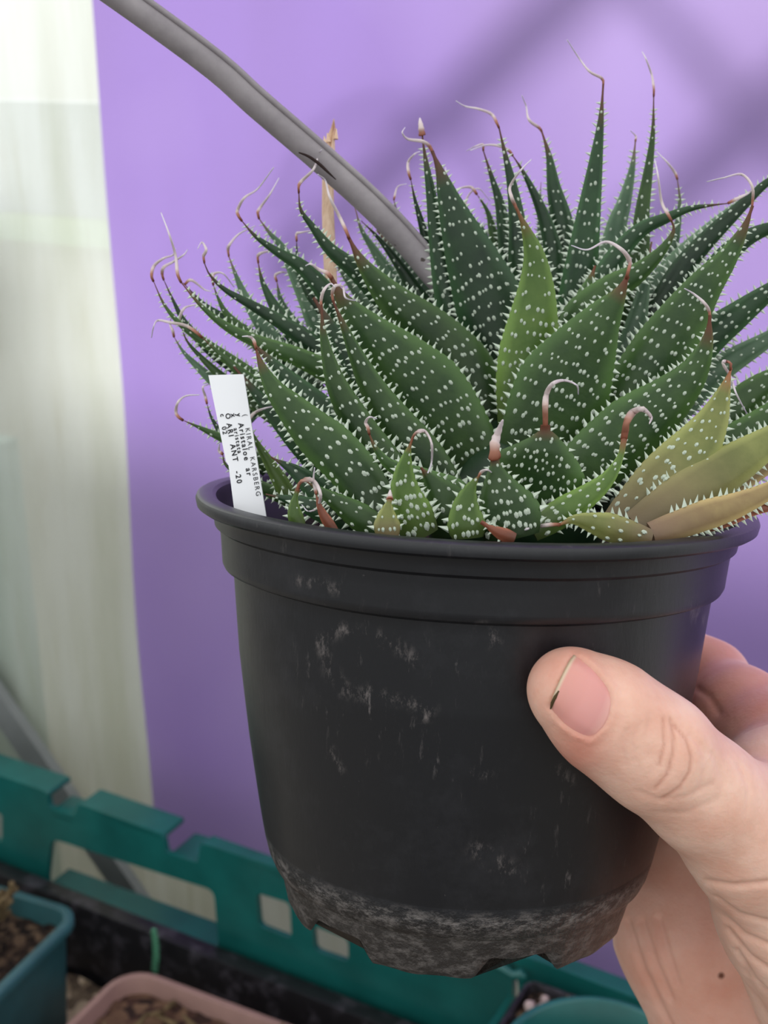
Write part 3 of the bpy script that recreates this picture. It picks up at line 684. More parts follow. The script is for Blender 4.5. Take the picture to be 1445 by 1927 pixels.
# ---- leaves of the photograph, back to front (tip ... base)
LV = [
 # back right
 dict(pts=[(1135,158),(1130,231),(1121,304),(1111,377),(1101,450),(1091,523),(1075,640),(1050,780)], wpx=80, d0=2, d1=14, mat='d', thread=[(1133,148),(1110,135),(1090,110),(1067,75)]),
 dict(pts=[(1196,262),(1189,319),(1174,382),(1160,426),(1148,500),(1120,640)], wpx=62, d0=22, d1=22, mat='p', thread=[(1196,256),(1186,246)]),
 dict(pts=[(1230,177),(1228,255),(1218,333),(1208,401),(1203,475),(1180,600),(1130,740)], wpx=50, d0=12, d1=18, mat='m', thread=[(1230,165),(1226,140),(1215,110),(1208,97)]),
 dict(pts=[(1274,333),(1279,382),(1272,440),(1257,499),(1235,580),(1180,740)], wpx=44, d0=20, d1=20, mat='p', thread=[(1270,325),(1255,305),(1235,285)]),
 dict(pts=[(1018,243),(1033,294),(1042,353),(1057,421),(1068,520),(1060,680)], wpx=74, d0=18, d1=18, mat='d', thread=[(1014,240),(995,225),(990,200),(982,180)]),
 dict(pts=[(962,289),(984,323),(1013,382),(1033,440),(1042,499),(1040,640)], wpx=46, d0=16, d1=17, mat='d', thread=[(958,284),(940,275),(915,273),(885,283)]),
 dict(pts=[(908,279),(925,333),(940,382),(950,440),(965,540),(990,700)], wpx=52, d0=18, d1=20, mat='d', thread=[(908,272),(895,275),(878,284)]),
 dict(pts=[(938,236),(950,289),(964,353),(974,426),(979,499),(990,620),(1010,760)], wpx=64, d0=10, d1=14, mat='d', thread=[(935,232),(925,215),(900,205),(875,200),(858,190)]),
 dict(pts=[(838,323),(850,380),(880,470),(930,600)], wpx=30, d0=22, d1=22, mat='p', thread=[(838,315)]),
 dict(pts=[(1018,343),(1016,380),(1020,450),(1030,560)], wpx=26, d0=24, d1=24, mat='p'),
 dict(pts=[(870,400),(905,430),(925,490),(960,600)], wpx=36, d0=24, d1=24, mat='p', thread=[(880,370),(900,355),(922,378)]),
 dict(pts=[(895,362),(918,400),(930,450),(950,540)], wpx=26, d0=22, d1=22, mat='m', thread=[(885,352),(860,356),(850,368)]),
 dict(pts=[(772,333),(781,377),(796,431),(813,500),(850,620)], wpx=30, d0=8, d1=14, mat='d', thread=[(769,325),(768,305),(780,290),(790,285)]),
 dict(pts=[(794,250),(799,289),(813,377),(828,475),(847,572),(880,700),(930,800)], wpx=68, d0=6, d1=10, mat='d', thread=[(792,236),(790,222)], thick_tip=1),
 dict(pts=[(813,284),(828,323),(846,380),(872,450),(905,530),(935,610),(965,700),(985,790)], wpx=138, d0=2, d1=6, mat='d', thread=[(808,275),(795,266),(768,262),(757,250),(762,240)], wmax=.42),
 dict(pts=[(740,372),(752,420),(770,480),(800,560)], wpx=30, d0=26, d1=26, mat='p', thread=[(748,352),(765,346)]),
 dict(pts=[(668,391),(680,432),(701,466),(722,499),(770,570),(850,680)], wpx=44, d0=18, d1=18, mat='p'),
 dict(pts=[(680,416),(713,449),(751,499),(790,560),(850,640)], wpx=34, d0=14, d1=16, mat='d'),
 dict(pts=[(709,432),(750,485),(800,560),(860,650),(920,760)], wpx=110, d0=22, d1=22, mat='p', spots=True),
 dict(pts=[(620,470),(650,520),(700,580),(780,660),(860,760)], wpx=60, d0=22, d1=20, mat='p'),
 # pale broad leaves behind right
 dict(pts=[(1445,345),(1380,395),(1320,455),(1265,520),(1220,600),(1180,700),(1130,800)], wpx=104, d0=16, d1=16, mat='p'),
 dict(pts=[(1226,455),(1210,550),(1190,640),(1165,740),(1120,840)], wpx=70, d0=4, d1=4, mat='p'),
 dict(pts=[(1374,382),(1301,392),(1252,411),(1208,431),(1169,470),(1130,530),(1080,620)], wpx=44, d0=0, d1=6, mat='d', thread=[(1395,370),(1410,362),(1422,350)]),
 dict(pts=[(1262,411),(1267,436),(1242,475),(1199,514),(1145,548),(1090,600),(1045,680)], wpx=72, d0=-6, d1=2, mat='m', thread=[(1258,405),(1245,380),(1238,330),(1232,300)]),
 dict(pts=[(1540,290),(1480,320),(1435,350),(1380,402),(1320,462),(1270,524),(1200,640)], wpx=44, d0=4, d1=6, mat='d', thread=[(1560,270)]),
 dict(pts=[(1560,395),(1500,415),(1440,432),(1395,455),(1350,500),(1280,590)], wpx=46, d0=0, d1=4, mat='d'),
 dict(pts=[(1560,480),(1500,512),(1445,550),(1385,595),(1325,642),(1260,715),(1180,800)], wpx=84, d0=-8, d1=4, mat='d'),
 dict(pts=[(1570,560),(1500,600),(1445,638),(1360,690),(1290,745),(1220,815),(1150,900)], wpx=76, d0=2, d1=6, mat='p'),
 dict(pts=[(1580,640),(1500,690),(1430,730),(1370,785),(1310,850),(1230,930)], wpx=92, d0=-8, d1=-4, mat='m'),
 dict(pts=[(1590,690),(1500,745),(1430,800),(1350,860),(1270,930)], wpx=80, d0=-14, d1=-10, mat='m'),
 # big middle leaves
 dict(pts=[(655,445),(685,500),(740,565),(810,632),(868,705),(912,790),(950,880)], wpx=132, d0=-6, d1=2, mat='m', thread=[(652,436),(640,410),(620,370),(612,340),(598,328)], wmax=.40),
 dict(pts=[(972,392),(989,431),(1005,480),(1009,538),(1004,597),(996,660),(988,730),(985,830)], wpx=112, d0=-16, d1=-6, mat='b', thread=[(968,384),(962,370),(960,350),(980,320),(1000,300)], wmax=.38),
 dict(pts=[(1416,387),(1400,430),(1368,485),(1325,540),(1285,600),(1225,690),(1165,780),(1100,880)], wpx=112, d0=-18, d1=-8, mat='m', thread=[(1416,378),(1415,350),(1395,328),(1360,335),(1330,342)], wmax=.45),
 dict(pts=[(1300,520),(1270,580),(1220,660),(1180,740),(1120,830)], wpx=80, d0=-4, d1=0, mat='d'),
 dict(pts=[(1181,519),(1164,555),(1130,605),(1095,665),(1060,730),(1030,800),(1010,880)], wpx=172, d0=-24, d1=-12, mat='m', thread=[(1182,510),(1185,492),(1170,470),(1140,455),(1105,470),(1075,462)], wmax=.42),
 dict(pts=[(1120,500),(1100,560),(1070,640),(1050,720)], wpx=90, d0=2, d1=4, mat='m'),
 dict(pts=[(1336,593),(1330,644),(1305,700),(1262,748),(1205,795),(1140,850),(1085,905),(1050,960)], wpx=118, d0=-30, d1=-18, mat='m', thread=[(1334,585),(1325,570),(1305,553),(1288,543)], wmax=.45),
 # left fan
 dict(pts=[(287,525),(310,575),(345,615),(400,655),(470,705),(560,770),(640,830)], wpx=34, d0=0, d1=0, mat='m', thread=[(285,518),(290,500),(308,486),(325,480),(330,468)]),
 dict(pts=[(306,522),(328,570),(350,610),(400,662),(480,715),(570,780)], wpx=32, d0=4, d1=4, mat='d', thread=[(305,515),(308,503),(325,493),(345,480),(353,470)]),
 dict(pts=[(344,532),(385,574),(430,604),(500,650),(600,700)], wpx=36, d0=8, d1=8, mat='d', thread=[(360,527),(385,545),(398,548)]),
 dict(pts=[(338,528),(377,574),(427,615),(489,645),(572,677),(660,725),(740,790)], wpx=44, d0=-6, d1=0, mat='m', thread=[(334,515),(330,480),(318,440),(303,400)], thick_tip=0),
 dict(pts=[(383,490),(394,516),(423,545),(473,574),(531,608),(593,652),(660,710),(740,800)], wpx=46, d0=-2, d1=2, mat='d', thread=[(383,482),(388,470),(380,456),(372,468)]),
 dict(pts=[(400,532),(410,560),(426,590),(460,625),(520,680)], wpx=24, d0=6, d1=6, mat='m', thread=[(400,525),(403,515),(420,515),(440,540)]),
 dict(pts=[(429,478),(443,516),(462,560),(490,606),(530,660),(600,740)], wpx=42, d0=10, d1=8, mat='p', thread=[(429,470),(432,460),(450,440),(480,425)]),
 dict(pts=[(452,412),(481,445),(522,474),(564,499),(596,530),(640,585),(700,660)], wpx=44, d0=2, d1=6, mat='d', thread=[(448,405),(447,395),(460,372),(485,355),(515,315)]),
 dict(pts=[(485,408),(506,437),(531,466),(556,516),(580,565),(606,620),(660,700)], wpx=48, d0=14, d1=12, mat='p', thread=[(485,400),(490,390),(508,365),(525,335)]),
 dict(pts=[(485,490),(493,528),(510,565),(531,599),(565,645),(630,720)], wpx=42, d0=8, d1=8, mat='d', thread=[(485,482),(492,476),(510,473),(535,485)]),
 dict(pts=[(558,449),(560,490),(572,530),(610,600)], wpx=22, d0=12, d1=12, mat='d', thread=[(558,440),(568,437),(592,433)]),
 dict(pts=[(520,525),(530,570),(560,620),(620,680)], wpx=34, d0=16, d1=16, mat='p', thread=[(518,518),(530,512),(548,515)]),
 dict(pts=[(562,358),(566,395),(589,428),(622,470),(672,511),(725,565),(790,640)], wpx=46, d0=-4, d1=4, mat='d', thread=[(562,350),(568,340),(590,318),(600,290),(605,282)]),
 dict(pts=[(325,630),(345,662),(372,690),(410,725),(480,790)], wpx=26, d0=4, d1=4, mat='p', thread=[(325,622),(320,610),(322,598)]),
 dict(pts=[(340,612),(352,642),(378,672),(415,707),(480,760),(560,820)], wpx=28, d0=2, d1=2, mat='m', thread=[(337,604),(345,582),(360,575),(385,572)]),
 dict(pts=[(377,632),(402,655),(440,690),(500,740),(590,800)], wpx=36, d0=-2, d1=0, mat='m', thread=[(370,626),(350,613),(320,607),(297,603),(289,615),(285,635)]),
 dict(pts=[(340,789),(372,803),(402,817),(450,840),(520,890)], wpx=26, d0=-6, d1=-4, mat='m', thread=[(336,785),(331,775),(335,757),(350,745),(375,743)]),
 dict(pts=[(388,755),(400,790),(430,830),(500,890)], wpx=20, d0=2, d1=2, mat='d', thread=[(386,745),(382,728),(398,722)]),
 # big dark fillers on the left, low
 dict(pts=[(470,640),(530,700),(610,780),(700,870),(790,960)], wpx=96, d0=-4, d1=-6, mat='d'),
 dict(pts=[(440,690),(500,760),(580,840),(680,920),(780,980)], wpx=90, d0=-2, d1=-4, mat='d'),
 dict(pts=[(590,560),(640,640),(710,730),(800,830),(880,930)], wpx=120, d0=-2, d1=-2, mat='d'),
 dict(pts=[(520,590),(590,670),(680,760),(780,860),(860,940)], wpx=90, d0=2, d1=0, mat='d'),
 dict(pts=[(418,850),(430,880),(500,920),(600,960)], wpx=30, d0=-8, d1=-10, mat='m', thread=[(412,848),(413,835)]),
 dict(pts=[(468,798),(483,832),(503,865),(524,900),(560,960)], wpx=30, d0=-17, d1=-16, mat='b', thread=[(470,788),(482,775),(500,768),(520,764)]),
 # front left big
 dict(pts=[(622,520),(650,572),(694,628),(752,690),(812,760),(860,840),(900,930)], wpx=158, d0=-18, d1=-8, mat='m', thread=[(616,514),(600,507),(585,497),(575,500)], wmax=.45),
 dict(pts=[(626,565),(646,612),(672,672),(702,732),(740,790),(785,850),(830,920),(870,985)], wpx=84, d0=-26, d1=-20, mat='m', thread=[(625,555),(630,538),(645,540),(650,560),(668,566)]),
 dict(pts=[(605,573),(608,625),(618,675),(634,725),(662,780),(692,832),(730,885),(790,960)], wpx=70, d0=-30, d1=-24, mat='m', thread=[(604,565),(610,545),(622,534),(630,540)]),
 dict(pts=[(480,652),(494,692),(516,732),(548,768),(586,808),(626,845),(664,885),(700,935),(730,985)], wpx=84, d0=-30, d1=-34, mat='m', thread=[(479,644),(474,636),(466,633),(456,633)], wmax=.45),
 dict(pts=[(510,860),(560,890),(610,935),(650,985)], wpx=56, d0=-22, d1=-26, mat='d'),
 dict(pts=[(500,930),(560,945),(640,975),(700,1000)], wpx=50, d0=-28, d1=-34, mat='d'),
 dict(pts=[(575,905),(620,935),(670,968),(720,1002)], wpx=48, d0=-34, d1=-36, mat='m'),
 # front bottom
 dict(pts=[(693,812),(706,842),(730,872),(768,890),(812,910),(862,935),(905,990)], wpx=52, d0=-40, d1=-36, mat='m', thread=[(692,804),(688,795),(695,785),(709,788)]),
 dict(pts=[(775,828),(765,860),(760,895),(764,935),(778,974),(795,1010)], wpx=68, d0=-52, d1=-48, dense=1.4, mat='b', thread=[(777,822),(785,813),(800,812),(812,835),(812,870),(805,890)], wmax=.25),
 dict(pts=[(792,880),(815,910),(840,950),(858,1005)], wpx=86, d0=-46, d1=-44, mat='m'),
 dict(pts=[(560,920),(554,945),(555,968),(564,992)], wpx=26, d0=-40, d1=-40, mat='b', thread=[(562,912),(572,903),(590,905),(603,930),(597,955),(580,962),(568,950)], tipw=.3),
 dict(pts=[(594,925),(600,950),(612,975),(630,1000)], wpx=18, d0=-38, d1=-38, mat='r', thread=[(590,905),(592,880)], spots=False),
 dict(pts=[(734,935),(729,960),(728,985),(730,1010)], wpx=42, d0=-54, d1=-54, dense=1.4, mat='y', thread=[(734,922)], tipw=.2, thick_tip=1),
 dict(pts=[(903,893),(885,920),(876,958),(880,1012)], wpx=60, d0=-56, d1=-54, dense=1.4, mat='b', thread=[(906,888),(916,884),(926,890)], wmax=.2),
 dict(pts=[(930,857),(934,890),(942,925),(954,962),(965,1012)], wpx=104, d0=-54, d1=-52, dense=1.4, mat='m', thread=[(931,840),(935,820),(946,790)], thick_tip=2, wmax=.3, tipw=.14),
 dict(pts=[(1026,800),(1025,828),(1020,858),(1012,888),(1002,925),(985,985)], wpx=150, d0=-48, d1=-40, dense=1.4, mat='m', thread=[(1026,785),(1026,765),(1028,742),(1040,722),(1062,716),(1085,725),(1088,742)], wmax=.60, tipw=.1),
 dict(pts=[(930,860),(960,880),(1000,910),(1040,950)], wpx=100, d0=-30, d1=-30, mat='d'),
 dict(pts=[(1175,822),(1166,862),(1142,902),(1098,938),(1045,972),(1000,998)], wpx=48, d0=-46, d1=-48, dense=1.4, mat='b', thread=[(1176,812),(1180,792),(1192,775),(1210,770),(1225,785),(1222,797)], thick_tip=1, tipw=.2),
 dict(pts=[(1376,692),(1360,742),(1338,796),(1298,855),(1245,905),(1195,962),(1165,1000)], wpx=92, d0=-30, d1=-34, mat='y', thread=[(1375,684),(1366,680),(1360,684),(1375,710),(1385,740),(1405,778)], wmax=.5),
 dict(pts=[(1600,730),(1500,795),(1420,848),(1340,900),(1270,950),(1200,1000)], wpx=88, d0=-26, d1=-38, mat='y', spots=False),
 dict(pts=[(1580,800),(1500,840),(1420,885),(1340,930),(1240,990)], wpx=56, d0=-22, d1=-36, mat='t', spots=False),
 dict(pts=[(1570,850),(1480,905),(1400,945),(1320,972),(1225,1006)], wpx=50, d0=-34, d1=-46, mat='t', spots=False),
 dict(pts=[(1560,930),(1480,950),(1420,960),(1350,985),(1290,1000)], wpx=22, d0=-36, d1=-42, mat='r', spots=False),
 dict(pts=[(1049,989),(1080,978),(1120,985),(1165,998),(1222,1018)], wpx=46, d0=-52, d1=-48, mat='y', thread=[(1030,988),(1008,992),(990,996),(980,1005)], wmax=.45, tipw=.1),
 dict(pts=[(905,982),(925,995),(945,1005),(968,1014)], wpx=22, d0=-57, d1=-56, mat='r', spots=False, tipw=.3),
 # bases closing the heart of the rosette
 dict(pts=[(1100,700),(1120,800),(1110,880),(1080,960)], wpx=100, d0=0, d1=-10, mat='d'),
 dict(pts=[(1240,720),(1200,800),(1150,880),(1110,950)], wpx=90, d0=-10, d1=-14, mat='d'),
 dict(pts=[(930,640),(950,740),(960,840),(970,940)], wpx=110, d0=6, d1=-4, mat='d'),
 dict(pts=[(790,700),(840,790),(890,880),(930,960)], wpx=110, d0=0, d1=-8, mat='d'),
]
for q in LV:
    q = dict(q); q.setdefault('spots', True); leaf(**q)
# heart and root collar of the plant
mb = MB(); rings = []
for (s, r) in ((0.024, 0.012), (0.012, 0.020), (0.000, 0.022), (-0.010, 0.016), (-0.018, 0.006)):
    rings.append([c2w(PC + AX*s + np.array([0.010, 0, 0]) + r*(math.cos(a)*PU + math.sin(a)*PV)) for a in np.linspace(0, 2*math.pi, 25)[:-1]])
mb.ring_loft(rings, attrs=[.4]*5); o = link('stem', mb, LM['d'], plant)
#ENDLEAVES
#HAND
# ------------------------------------------------------------------ the hand
def Cm(px, py, d): return np.array([(px-CX)/F*d, (py-CY)/F*d, d])      # camera frame
def potR(s):
    so = np.array([q[0] for q in outer[:i_top+1]])[::-1]; ro = np.array([q[1] for q in outer[:i_top+1]])[::-1]
    return np.interp(s, so, ro)
def dpot(P):
    Q = P - PC; s = Q@AX; rad = np.sqrt(np.maximum((Q*Q).sum(-1)-s*s, 0))
    d = (rad - potR(s))*0.98; return np.maximum(d, np.maximum(-s, s-H))
def cone(P, a, b, ra, rb):
    ba = b-a; l2 = ba@ba; h = np.clip(((P-a)@ba)/l2, 0, 1)
    return np.linalg.norm(P-a-h[..., None]*ba, axis=-1) - (ra+(rb-ra)*h)
def smin(a, b, k):
    h = np.maximum(k-np.abs(a-b), 0)/k; return np.minimum(a, b) - h*h*k*0.25
def chain(P, js, k=0.004):
    d = None
    for (a, ra), (b, rb) in zip(js, js[1:]):
        c_ = cone(P, a, b, ra, rb); d = c_ if d is None else smin(d, c_, k)
    return d
def pc(s, phi, rho): return potc(s, math.radians(phi), rho)
THUMB = [(Cm(1072, 1298, .2470), .0083), (Cm(1140, 1348, .2480), .0100), (Cm(1232, 1416, .2500), .0106), (Cm(1322, 1494, .2560), .0106), (Cm(1415, 1572, .2640), .0135), (Cm(1515, 1705, .2780), .0185), (Cm(1600, 1900, .2980), .0210)]
Rf = lambda s: float(potR(s))
INDEX = [(Cm(1520, 1470, .3000), .0130), (Cm(1448, 1398, .3060), .0098), (Cm(1388, 1332, .3220), .0096), (Cm(1340, 1272, .3400), .0084), (pc(.0310, 62, Rf(.03)+.0085), .0080), (pc(.030, 84, Rf(.03)+.0080), .0076), (pc(.034, 104, Rf(.034)+.0075), .0068)]
MIDDLE = [(pc(.064, 8, .0740), .0120), (pc(.052, 30, .0660), .0095), (pc(.0470, 48, Rf(.047)+.0092), .0088), (pc(.0475, 78, Rf(.047)+.0085), .0082), (pc(.050, 100, Rf(.05)+.0080), .0078), (pc(.053, 118, Rf(.053)+.0075), .0068)]
RING = [(pc(.080, 14, .0690), .0115), (pc(.068, 38, Rf(.068)+.0100), .0090), (pc(.065, 60, Rf(.065)+.0088), .0084), (pc(.066, 90, Rf(.066)+.0080), .0078), (pc(.068, 112, Rf(.068)+.0075), .0074), (pc(.070, 128, Rf(.07)+.0070), .0064)]
LITTLE = [(pc(.094, 20, .0640), .0105), (pc(.084, 42, Rf(.084)+.0085), .0080), (pc(.0815, 64, Rf(.081)+.0075), .0072), (pc(.082, 92, Rf(.082)+.0068), .0066), (pc(.084, 110, Rf(.084)+.0062), .0056)]
WR = Cm(1500, 2110, .335); WR2 = Cm(1620, 2150, .325)
def sdf(P):
    thumb = chain(P, THUMB, .006)
    idx = chain(P, INDEX, .005); mid = chain(P, MIDDLE, .005); rg = chain(P, RING, .005); lt = chain(P, LITTLE, .005)
    palm = chain(P, [(LITTLE[0][0], .0125), (Cm(1318, 1740, .335), .0205), (Cm(1425, 2020, .338), .0230), (WR, .0220)], .012)
    for c_ in ([(RING[0][0], .0140), (Cm(1450, 1850, .340), .0170), (WR, .020)], [(MIDDLE[0][0], .0140), (Cm(1500, 1800, .335), .0170), (WR2, .020)],
               [(INDEX[0][0], .0135), (Cm(1560, 1700, .318), .0180), (WR2, .020)], [(INDEX[0][0], .0125), (MIDDLE[0][0], .0130), (RING[0][0], .0125), (LITTLE[0][0], .011)],
               [(WR, .024), (Cm(1640, 2500, .350), .028)], [(WR2, .022), (Cm(1700, 2500, .345), .027)]):
        palm = smin(palm, chain(P, c_, .012), .014)
    web = chain(P, [(Cm(1500, 1440, .300), .0110), (Cm(1450, 1468, .288), .0095), (Cm(1418, 1530, .274), .0110)], .008)
    palm = smin(palm, web, .010)
    fing = np.minimum(np.minimum(mid, rg), lt); fing = np.minimum(idx, fing)
    d = smin(palm, fing, .006); d = smin(d, thumb, .0055)
    return np.maximum(d, -(dpot(P)-0.00025))
def polydist(X, Y, pl):
    best = np.full(X.shape, 1e9)
    for (x0, y0), (x1, y1) in zip(pl, pl[1:]):
        dx, dy = x1-x0, y1-y0; h = np.clip(((X-x0)*dx+(Y-y0)*dy)/(dx*dx+dy*dy), 0, 1)
        best = np.minimum(best, np.hypot(X-x0-h*dx, Y-y0-h*dy))
    return best
def surface_nets(lo, hi, h):
    ax_ = [np.arange(lo[i], hi[i], h) for i in range(3)]; nx, ny, nz = map(len, ax_)
    V = np.empty((nx, ny, nz), np.float32)
    Yg, Zg = np.meshgrid(ax_[1], ax_[2], indexing='ij')
    cs = 5; cax = [np.arange(a[0], a[-1]+cs*h, cs*h)+h*2 for a in ax_]
    CV = sdf(np.stack(np.meshgrid(*cax, indexing='ij'), -1)); big = CV.repeat(cs, 0).repeat(cs, 1).repeat(cs, 2)[:nx, :ny, :nz]
    V[:] = big; jj = np.argwhere(np.abs(big) < cs*h*1.3)
    for c0 in range(0, len(jj), 200000):
        q = jj[c0:c0+200000]; V[q[:, 0], q[:, 1], q[:, 2]] = sdf(np.stack([ax_[k][q[:, k]] for k in range(3)], -1))
    ins = V < 0
    c8 = [(a, b, c) for a in (0, 1) for b in (0, 1) for c in (0, 1)]
    S = lambda A, o: A[o[0]:nx-1+o[0], o[1]:ny-1+o[1], o[2]:nz-1+o[2]]
    cnt = sum(S(ins, o).astype(np.int8) for o in c8); act = (cnt > 0) & (cnt < 8)
    I = np.argwhere(act); idm = -np.ones(act.shape, np.int64); idm[act] = np.arange(len(I))
    acc = np.zeros((len(I), 3)); num = np.zeros(len(I))
    for a in c8:
        for k in range(3):
            if a[k]: continue
            b = list(a); b[k] = 1
            va = V[I[:, 0]+a[0], I[:, 1]+a[1], I[:, 2]+a[2]]; vb = V[I[:, 0]+b[0], I[:, 1]+b[1], I[:, 2]+b[2]]
            m = (va < 0) != (vb < 0); t = np.where(m, va/np.where(m, va-vb, 1), 0)
            p = np.array(a, float)+np.zeros((len(I), 3)); p[:, k] = t
            acc[m] += p[m]; num[m] += 1
    vs = np.array(lo)+(I+acc/num[:, None])*h
    faces = []
    for k in range(3):
        o1 = [0, 0, 0]; o1[k] = 1; u, v = [(1, 2), (2, 0), (0, 1)][k]
        sl = [slice(1, n-1) for n in (nx, ny, nz)]; A = ins[tuple(sl)]
        sl2 = [slice(1+o1[i], n-1+o1[i]) for i, n in enumerate((nx, ny, nz))]; Bm = ins[tuple(sl2)]
        E_ = np.argwhere(A != Bm)+1; E_ = E_[(E_ < np.array(act.shape)).all(1)]
        fl = ins[E_[:, 0], E_[:, 1], E_[:, 2]]
        def idx_(du, dv):
            q = E_.copy(); q[:, u] -= du; q[:, v] -= dv; return idm[q[:, 0], q[:, 1], q[:, 2]]
        q = np.stack([idx_(1, 1), idx_(0, 1), idx_(0, 0), idx_(1, 0)], 1)
        q[~fl] = q[~fl][:, ::-1]; q = q[(q >= 0).all(1)]; faces.append(q)
    return vs, np.vstack(faces)
hv, hf = surface_nets((-0.022, 0.010, 0.232), (0.155, 0.212, 0.402), 0.00115)
me = bpy.data.meshes.new('h'); me.from_pydata(hv.tolist(), [], hf.tolist()); me.update()
ho = bpy.data.objects.new('h', me); COL.objects.link(ho); sm = ho.modifiers.new('s', 'SUBSURF'); sm.levels = 1; sm.render_levels = 1
dg = bpy.context.evaluated_depsgraph_get(); me2 = bpy.data.meshes.new_from_object(ho.evaluated_get(dg)); bpy.data.objects.remove(ho)
nv_ = len(me2.vertices); P = np.empty(nv_*3); me2.vertices.foreach_get('co', P); P = P.reshape(-1, 3)
def grad(P, e=2e-4):
    g_ = np.stack([sdf(P+np.eye(3)[k]*e)-sdf(P-np.eye(3)[k]*e) for k in range(3)], -1)
    return g_/np.maximum(np.linalg.norm(g_, axis=-1, keepdims=True), 1e-9)
for it in range(2):
    G = grad(P); P = P - G*np.clip(sdf(P), -.0008, .0008)[:, None]
G = grad(P, 4e-4)
PX = CX+F*P[:, 0]/P[:, 2]; PY = CY+F*P[:, 1]/P[:, 2]; front = np.clip(-(G*P).sum(1)/np.linalg.norm(P, axis=1)*3, 0, 1)
near = front*(P[:, 2] < .300); D_ = np.zeros(nv_)
def gz(pl, wd, dep, mask):
    global D_
    D_ -= mask*dep*np.exp(-(polydist(PX, PY, pl)/wd)**2)
KN = [[(1262, 1352), (1268, 1385), (1267, 1415), (1255, 1458), (1232, 1484)], [(1270, 1365), (1292, 1392), (1301, 1425), (1298, 1452), (1279, 1482), (1246, 1504)],
      [(1248, 1350), (1250, 1400), (1240, 1440)], [(1205, 1362), (1192, 1395), (1190, 1430)], [(1222, 1358), (1212, 1400), (1216, 1432)], [(1283, 1366), (1318, 1400), (1330, 1440), (1316, 1490)],
      [(1225, 1345), (1228, 1385), (1222, 1425)], [(1236, 1352), (1239, 1392), (1228, 1452)], [(1180, 1375), (1172, 1410), (1178, 1440)], [(1300, 1385), (1345, 1425), (1362, 1470), (1350, 1520)], [(1390, 1440), (1410, 1480), (1405, 1530)], [(1200, 1490), (1240, 1506), (1290, 1500), (1340, 1476)], [(1230, 1530), (1290, 1530), (1350, 1505)]]
for i, pl in enumerate(KN): gz(pl, 4.5 if i < 2 else 6, .00030 if i < 2 else .00020, near)
for pl in ([(1330, 1660), (1380, 1668), (1460, 1660)], [(1345, 1690), (1390, 1722), (1460, 1740)], [(1352, 1715), (1400, 1760), (1460, 1785)], [(1368, 1750), (1410, 1800), (1460, 1835)],
           [(1385, 1790), (1420, 1845), (1460, 1885)], [(1400, 1830), (1430, 1890), (1450, 1930)]): gz(pl, 6.0, .00062, front*(P[:, 2] < .31))
far = front*(P[:, 2] > .29)
for pl in ([(1180, 1735), (1208, 1820), (1248, 1905), (1275, 1960)], [(1208, 1735), (1232, 1810), (1262, 1880)], [(1240, 1730), (1256, 1790), (1275, 1850)]): gz(pl, 7.0, .0008, far)
gz([(1312, 1296), (1335, 1312), (1352, 1340)], 8, .0004, far)
D_ += near*.00022*np.exp(-(np.hypot(PX-1150, PY-1440)/40)**2)
UP = [(1080, 1229), (1118, 1256), (1152, 1303)]; LO = [(1033, 1331), (1062, 1368), (1110, 1392)]
def bez(c, t): return tuple((1-t)**2*np.array(c[0])+2*t*(1-t)*(2*np.array(c[1])-.5*np.array(c[0])-.5*np.array(c[2]))+t*t*np.array(c[2]))
def nailpx(u, v):
    a = np.array(bez(UP, u)); b = np.array(bez(LO, u)); p = a*(1-v)+b*v
    return p + np.array([.8, .6])*(16*4*v*(1-v)*u**2 - 3*4*v*(1-v)*(1-u)**2)
NOUT = [tuple(nailpx(u, 0)) for u in np.linspace(0, 1, 10)]+[tuple(nailpx(1, v)) for v in np.linspace(0, 1, 14)[1:]]+[tuple(nailpx(u, 1)) for u in np.linspace(1, 0, 10)[1:]]
NFREE = [tuple(nailpx(0, v)) for v in np.linspace(0, 1, 8)]
inside = np.zeros(nv_, bool); N_ = NOUT+[]
for (x0, y0), (x1, y1) in zip(N_, N_[1:]+N_[:1]):
    c_ = ((y0 > PY) != (y1 > PY)) & (PX < (x1-x0)*(PY-y0)/(y1-y0+1e-9)+x0); inside ^= c_
dn = polydist(PX, PY, NOUT); dfree = polydist(PX, PY, NFREE)
D_ += near*np.where(inside, -.00075*np.clip(dn/7, 0, 1), .00030*np.exp(-(dn/11)**2)*np.clip((dfree-4)/20, 0, 1))
D_ -= near*.0004*np.exp(-(dfree/4)**2)
P = P + G*D_[:, None]
ww = [tuple(c2w(p)) for p in P]
red = np.exp(-(np.hypot((PX-1085)/60, (PY-1420)/50))**2)*.9 + .5*np.exp(-(np.hypot(PX-1050, PY-1250)/60)**2) + .30*near*np.exp(-(dn/16)**2) + .5*far*np.clip((1500-PY)/200, 0, .8)+far*.4
crs = .8*near*sum(np.exp(-(polydist(PX, PY, pl)/3.5)**2) for pl in KN[:3])
root = Vector(c2w(WR))
for v, q in zip(me2.vertices, ww): v.co = Vector(q)-root
me2.name = 'hand'; person = bpy.data.objects.new('person', None); COL.objects.link(person); person.location = root; person['_w'] = tuple(root); person.empty_display_size = .01
tag(person, 'bare hand of a person gripping the black pot from the right, thumb in front', 'person')
sk = Mat('skin', 0.48, 0.4)
a1 = sk.attr('red'); n1 = sk.noise(90, 5, 0.6); base = sk.ramp(n1, [(0.3, lin((230, 176, 154))), (0.7, lin((246, 204, 184)))])
base = sk.mix(sk.ramp(a1, [(0.0, (0, 0, 0)), (1.0, (0.75, 0.75, 0.75))]), base, lin((206, 122, 104)))
base = sk.mix(sk.ramp(sk.attr('crease'), [(0, (0, 0, 0)), (1, (0.5, 0.5, 0.5))]), base, lin((176, 106, 82)))
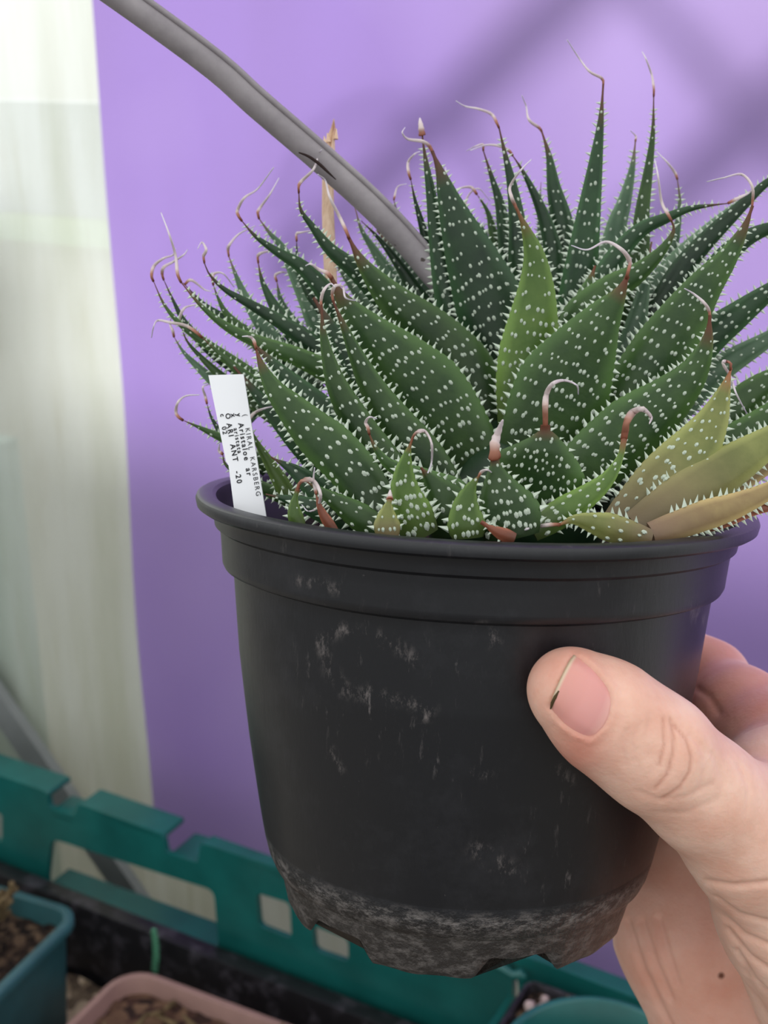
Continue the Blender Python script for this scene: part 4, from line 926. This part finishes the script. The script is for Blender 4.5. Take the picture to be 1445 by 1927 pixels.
base = sk.mix(sk.ramp(sk.attr('mole'), [(0.2, (0, 0, 0)), (0.8, (1, 1, 1))]), base, lin((116, 70, 52)))
sk.col(base); sk.p.inputs['Subsurface Weight'].default_value = 0.25; sk.p.inputs['Subsurface Radius'].default_value = (1.0, 0.35, 0.2); sk.p.inputs['Subsurface Scale'].default_value = 0.003
vo = sk.n.new('ShaderNodeTexVoronoi'); vo.inputs['Scale'].default_value = 1100; sk.l(sk.tc.outputs['Object'], vo.inputs[0])
sk.bump(vo.outputs['Distance'], 0.10, 0.0004); sk.bump(sk.noise(320, 5, 0.65), 0.35, 0.0006)
me2.materials.clear(); me2.materials.append(sk.m)
for nm, val in (('red', red), ('crease', crs), ('mole', far*np.exp(-(np.hypot(PX-1357, PY-1836)/7)**2))):
    a_ = me2.attributes.new(nm, 'FLOAT', 'POINT'); a_.data.foreach_set('value', np.clip(val, 0, 1).astype(np.float32))
me2.polygons.foreach_set('use_smooth', [True]*len(me2.polygons))
body = bpy.data.objects.new('hand', me2); COL.objects.link(body); body.parent = person; body['_w'] = tuple(root)
# thumbnail
def hits(pts):
    r_ = np.array([Cm(x, y, 1.0) for x, y in pts]); t = np.full(len(r_), .225)
    for k in range(50): t = t + sdf(r_*t[:, None])*.9
    p = r_*t[:, None]; return p, grad(p, 6e-4)
mb = MB(); NU, NV_ = 22, 22; ids = {}; low = {}
HP, HG = hits([nailpx(i/NU, j/NV_) for i in range(NU+1) for j in range(NV_+1)])
for i in range(NU+1):
    for j in range(NV_+1):
        u, v = i/NU, j/NV_; p = HP[i*(NV_+1)+j]; g_ = HG[i*(NV_+1)+j]
        e_ = min(v, 1-v)*2; lift = -.00042+.00045*min(1, e_*3.0)+(.00012 if u < .2 else 0)-(.00032*max(0, (u-.88)/.12))
        ids[i, j] = mb.vert(c2w(p+g_*lift), u + (0 if v < .75 else 0)); low[i, j] = mb.vert(c2w(p+g_*(lift-.0006)), u)
for i in range(NU):
    for j in range(NV_):
        mb.face((ids[i, j], ids[i+1, j], ids[i+1, j+1], ids[i, j+1])); mb.face((low[i, j], low[i, j+1], low[i+1, j+1], low[i+1, j]))
for i in range(NU):
    for j in (0, NV_): mb.face((ids[i, j], low[i, j], low[i+1, j], ids[i+1, j]))
for j in range(NV_):
    for i in (0, NU): mb.face((ids[i, j], ids[i, j+1], low[i, j+1], low[i, j]))
nm_ = Mat('nail', 0.28, 0.5); ta = nm_.attr('t')
nc = nm_.ramp(ta, [(0.0, lin((196, 170, 140))), (0.05, lin((224, 196, 170))), (0.10, lin((226, 158, 146))), (0.55, lin((228, 158, 150))), (0.84, lin((220, 152, 146))), (0.97, lin((230, 172, 162)))])
nm_.col(nc); nm_.p.inputs['Subsurface Weight'].default_value = 0.15; nm_.p.inputs['Subsurface Scale'].default_value = 0.002
o = link('thumbnail', mb, nm_.m, body); o['label'] = 'short pink thumbnail'
# dirt under the lower corner of the nail
mb = MB(); dp = [c2w(p+g_*.00003) for p, g_ in zip(*hits([(1052, 1300), (1045, 1312), (1039, 1324), (1036, 1334)]))]
mb.tube(dp, lambda t: .00012+.00026*math.sin(math.pi*min(1, t*.9+.1)), n=8); link('nail_dirt', mb, plain('nail_dirt', (84, 68, 44), 0.8, 0.2, 0.3, 900), o)
#ENDHAND
for o in list(bpy.data.objects):
    if '_w' in o: del o['_w']
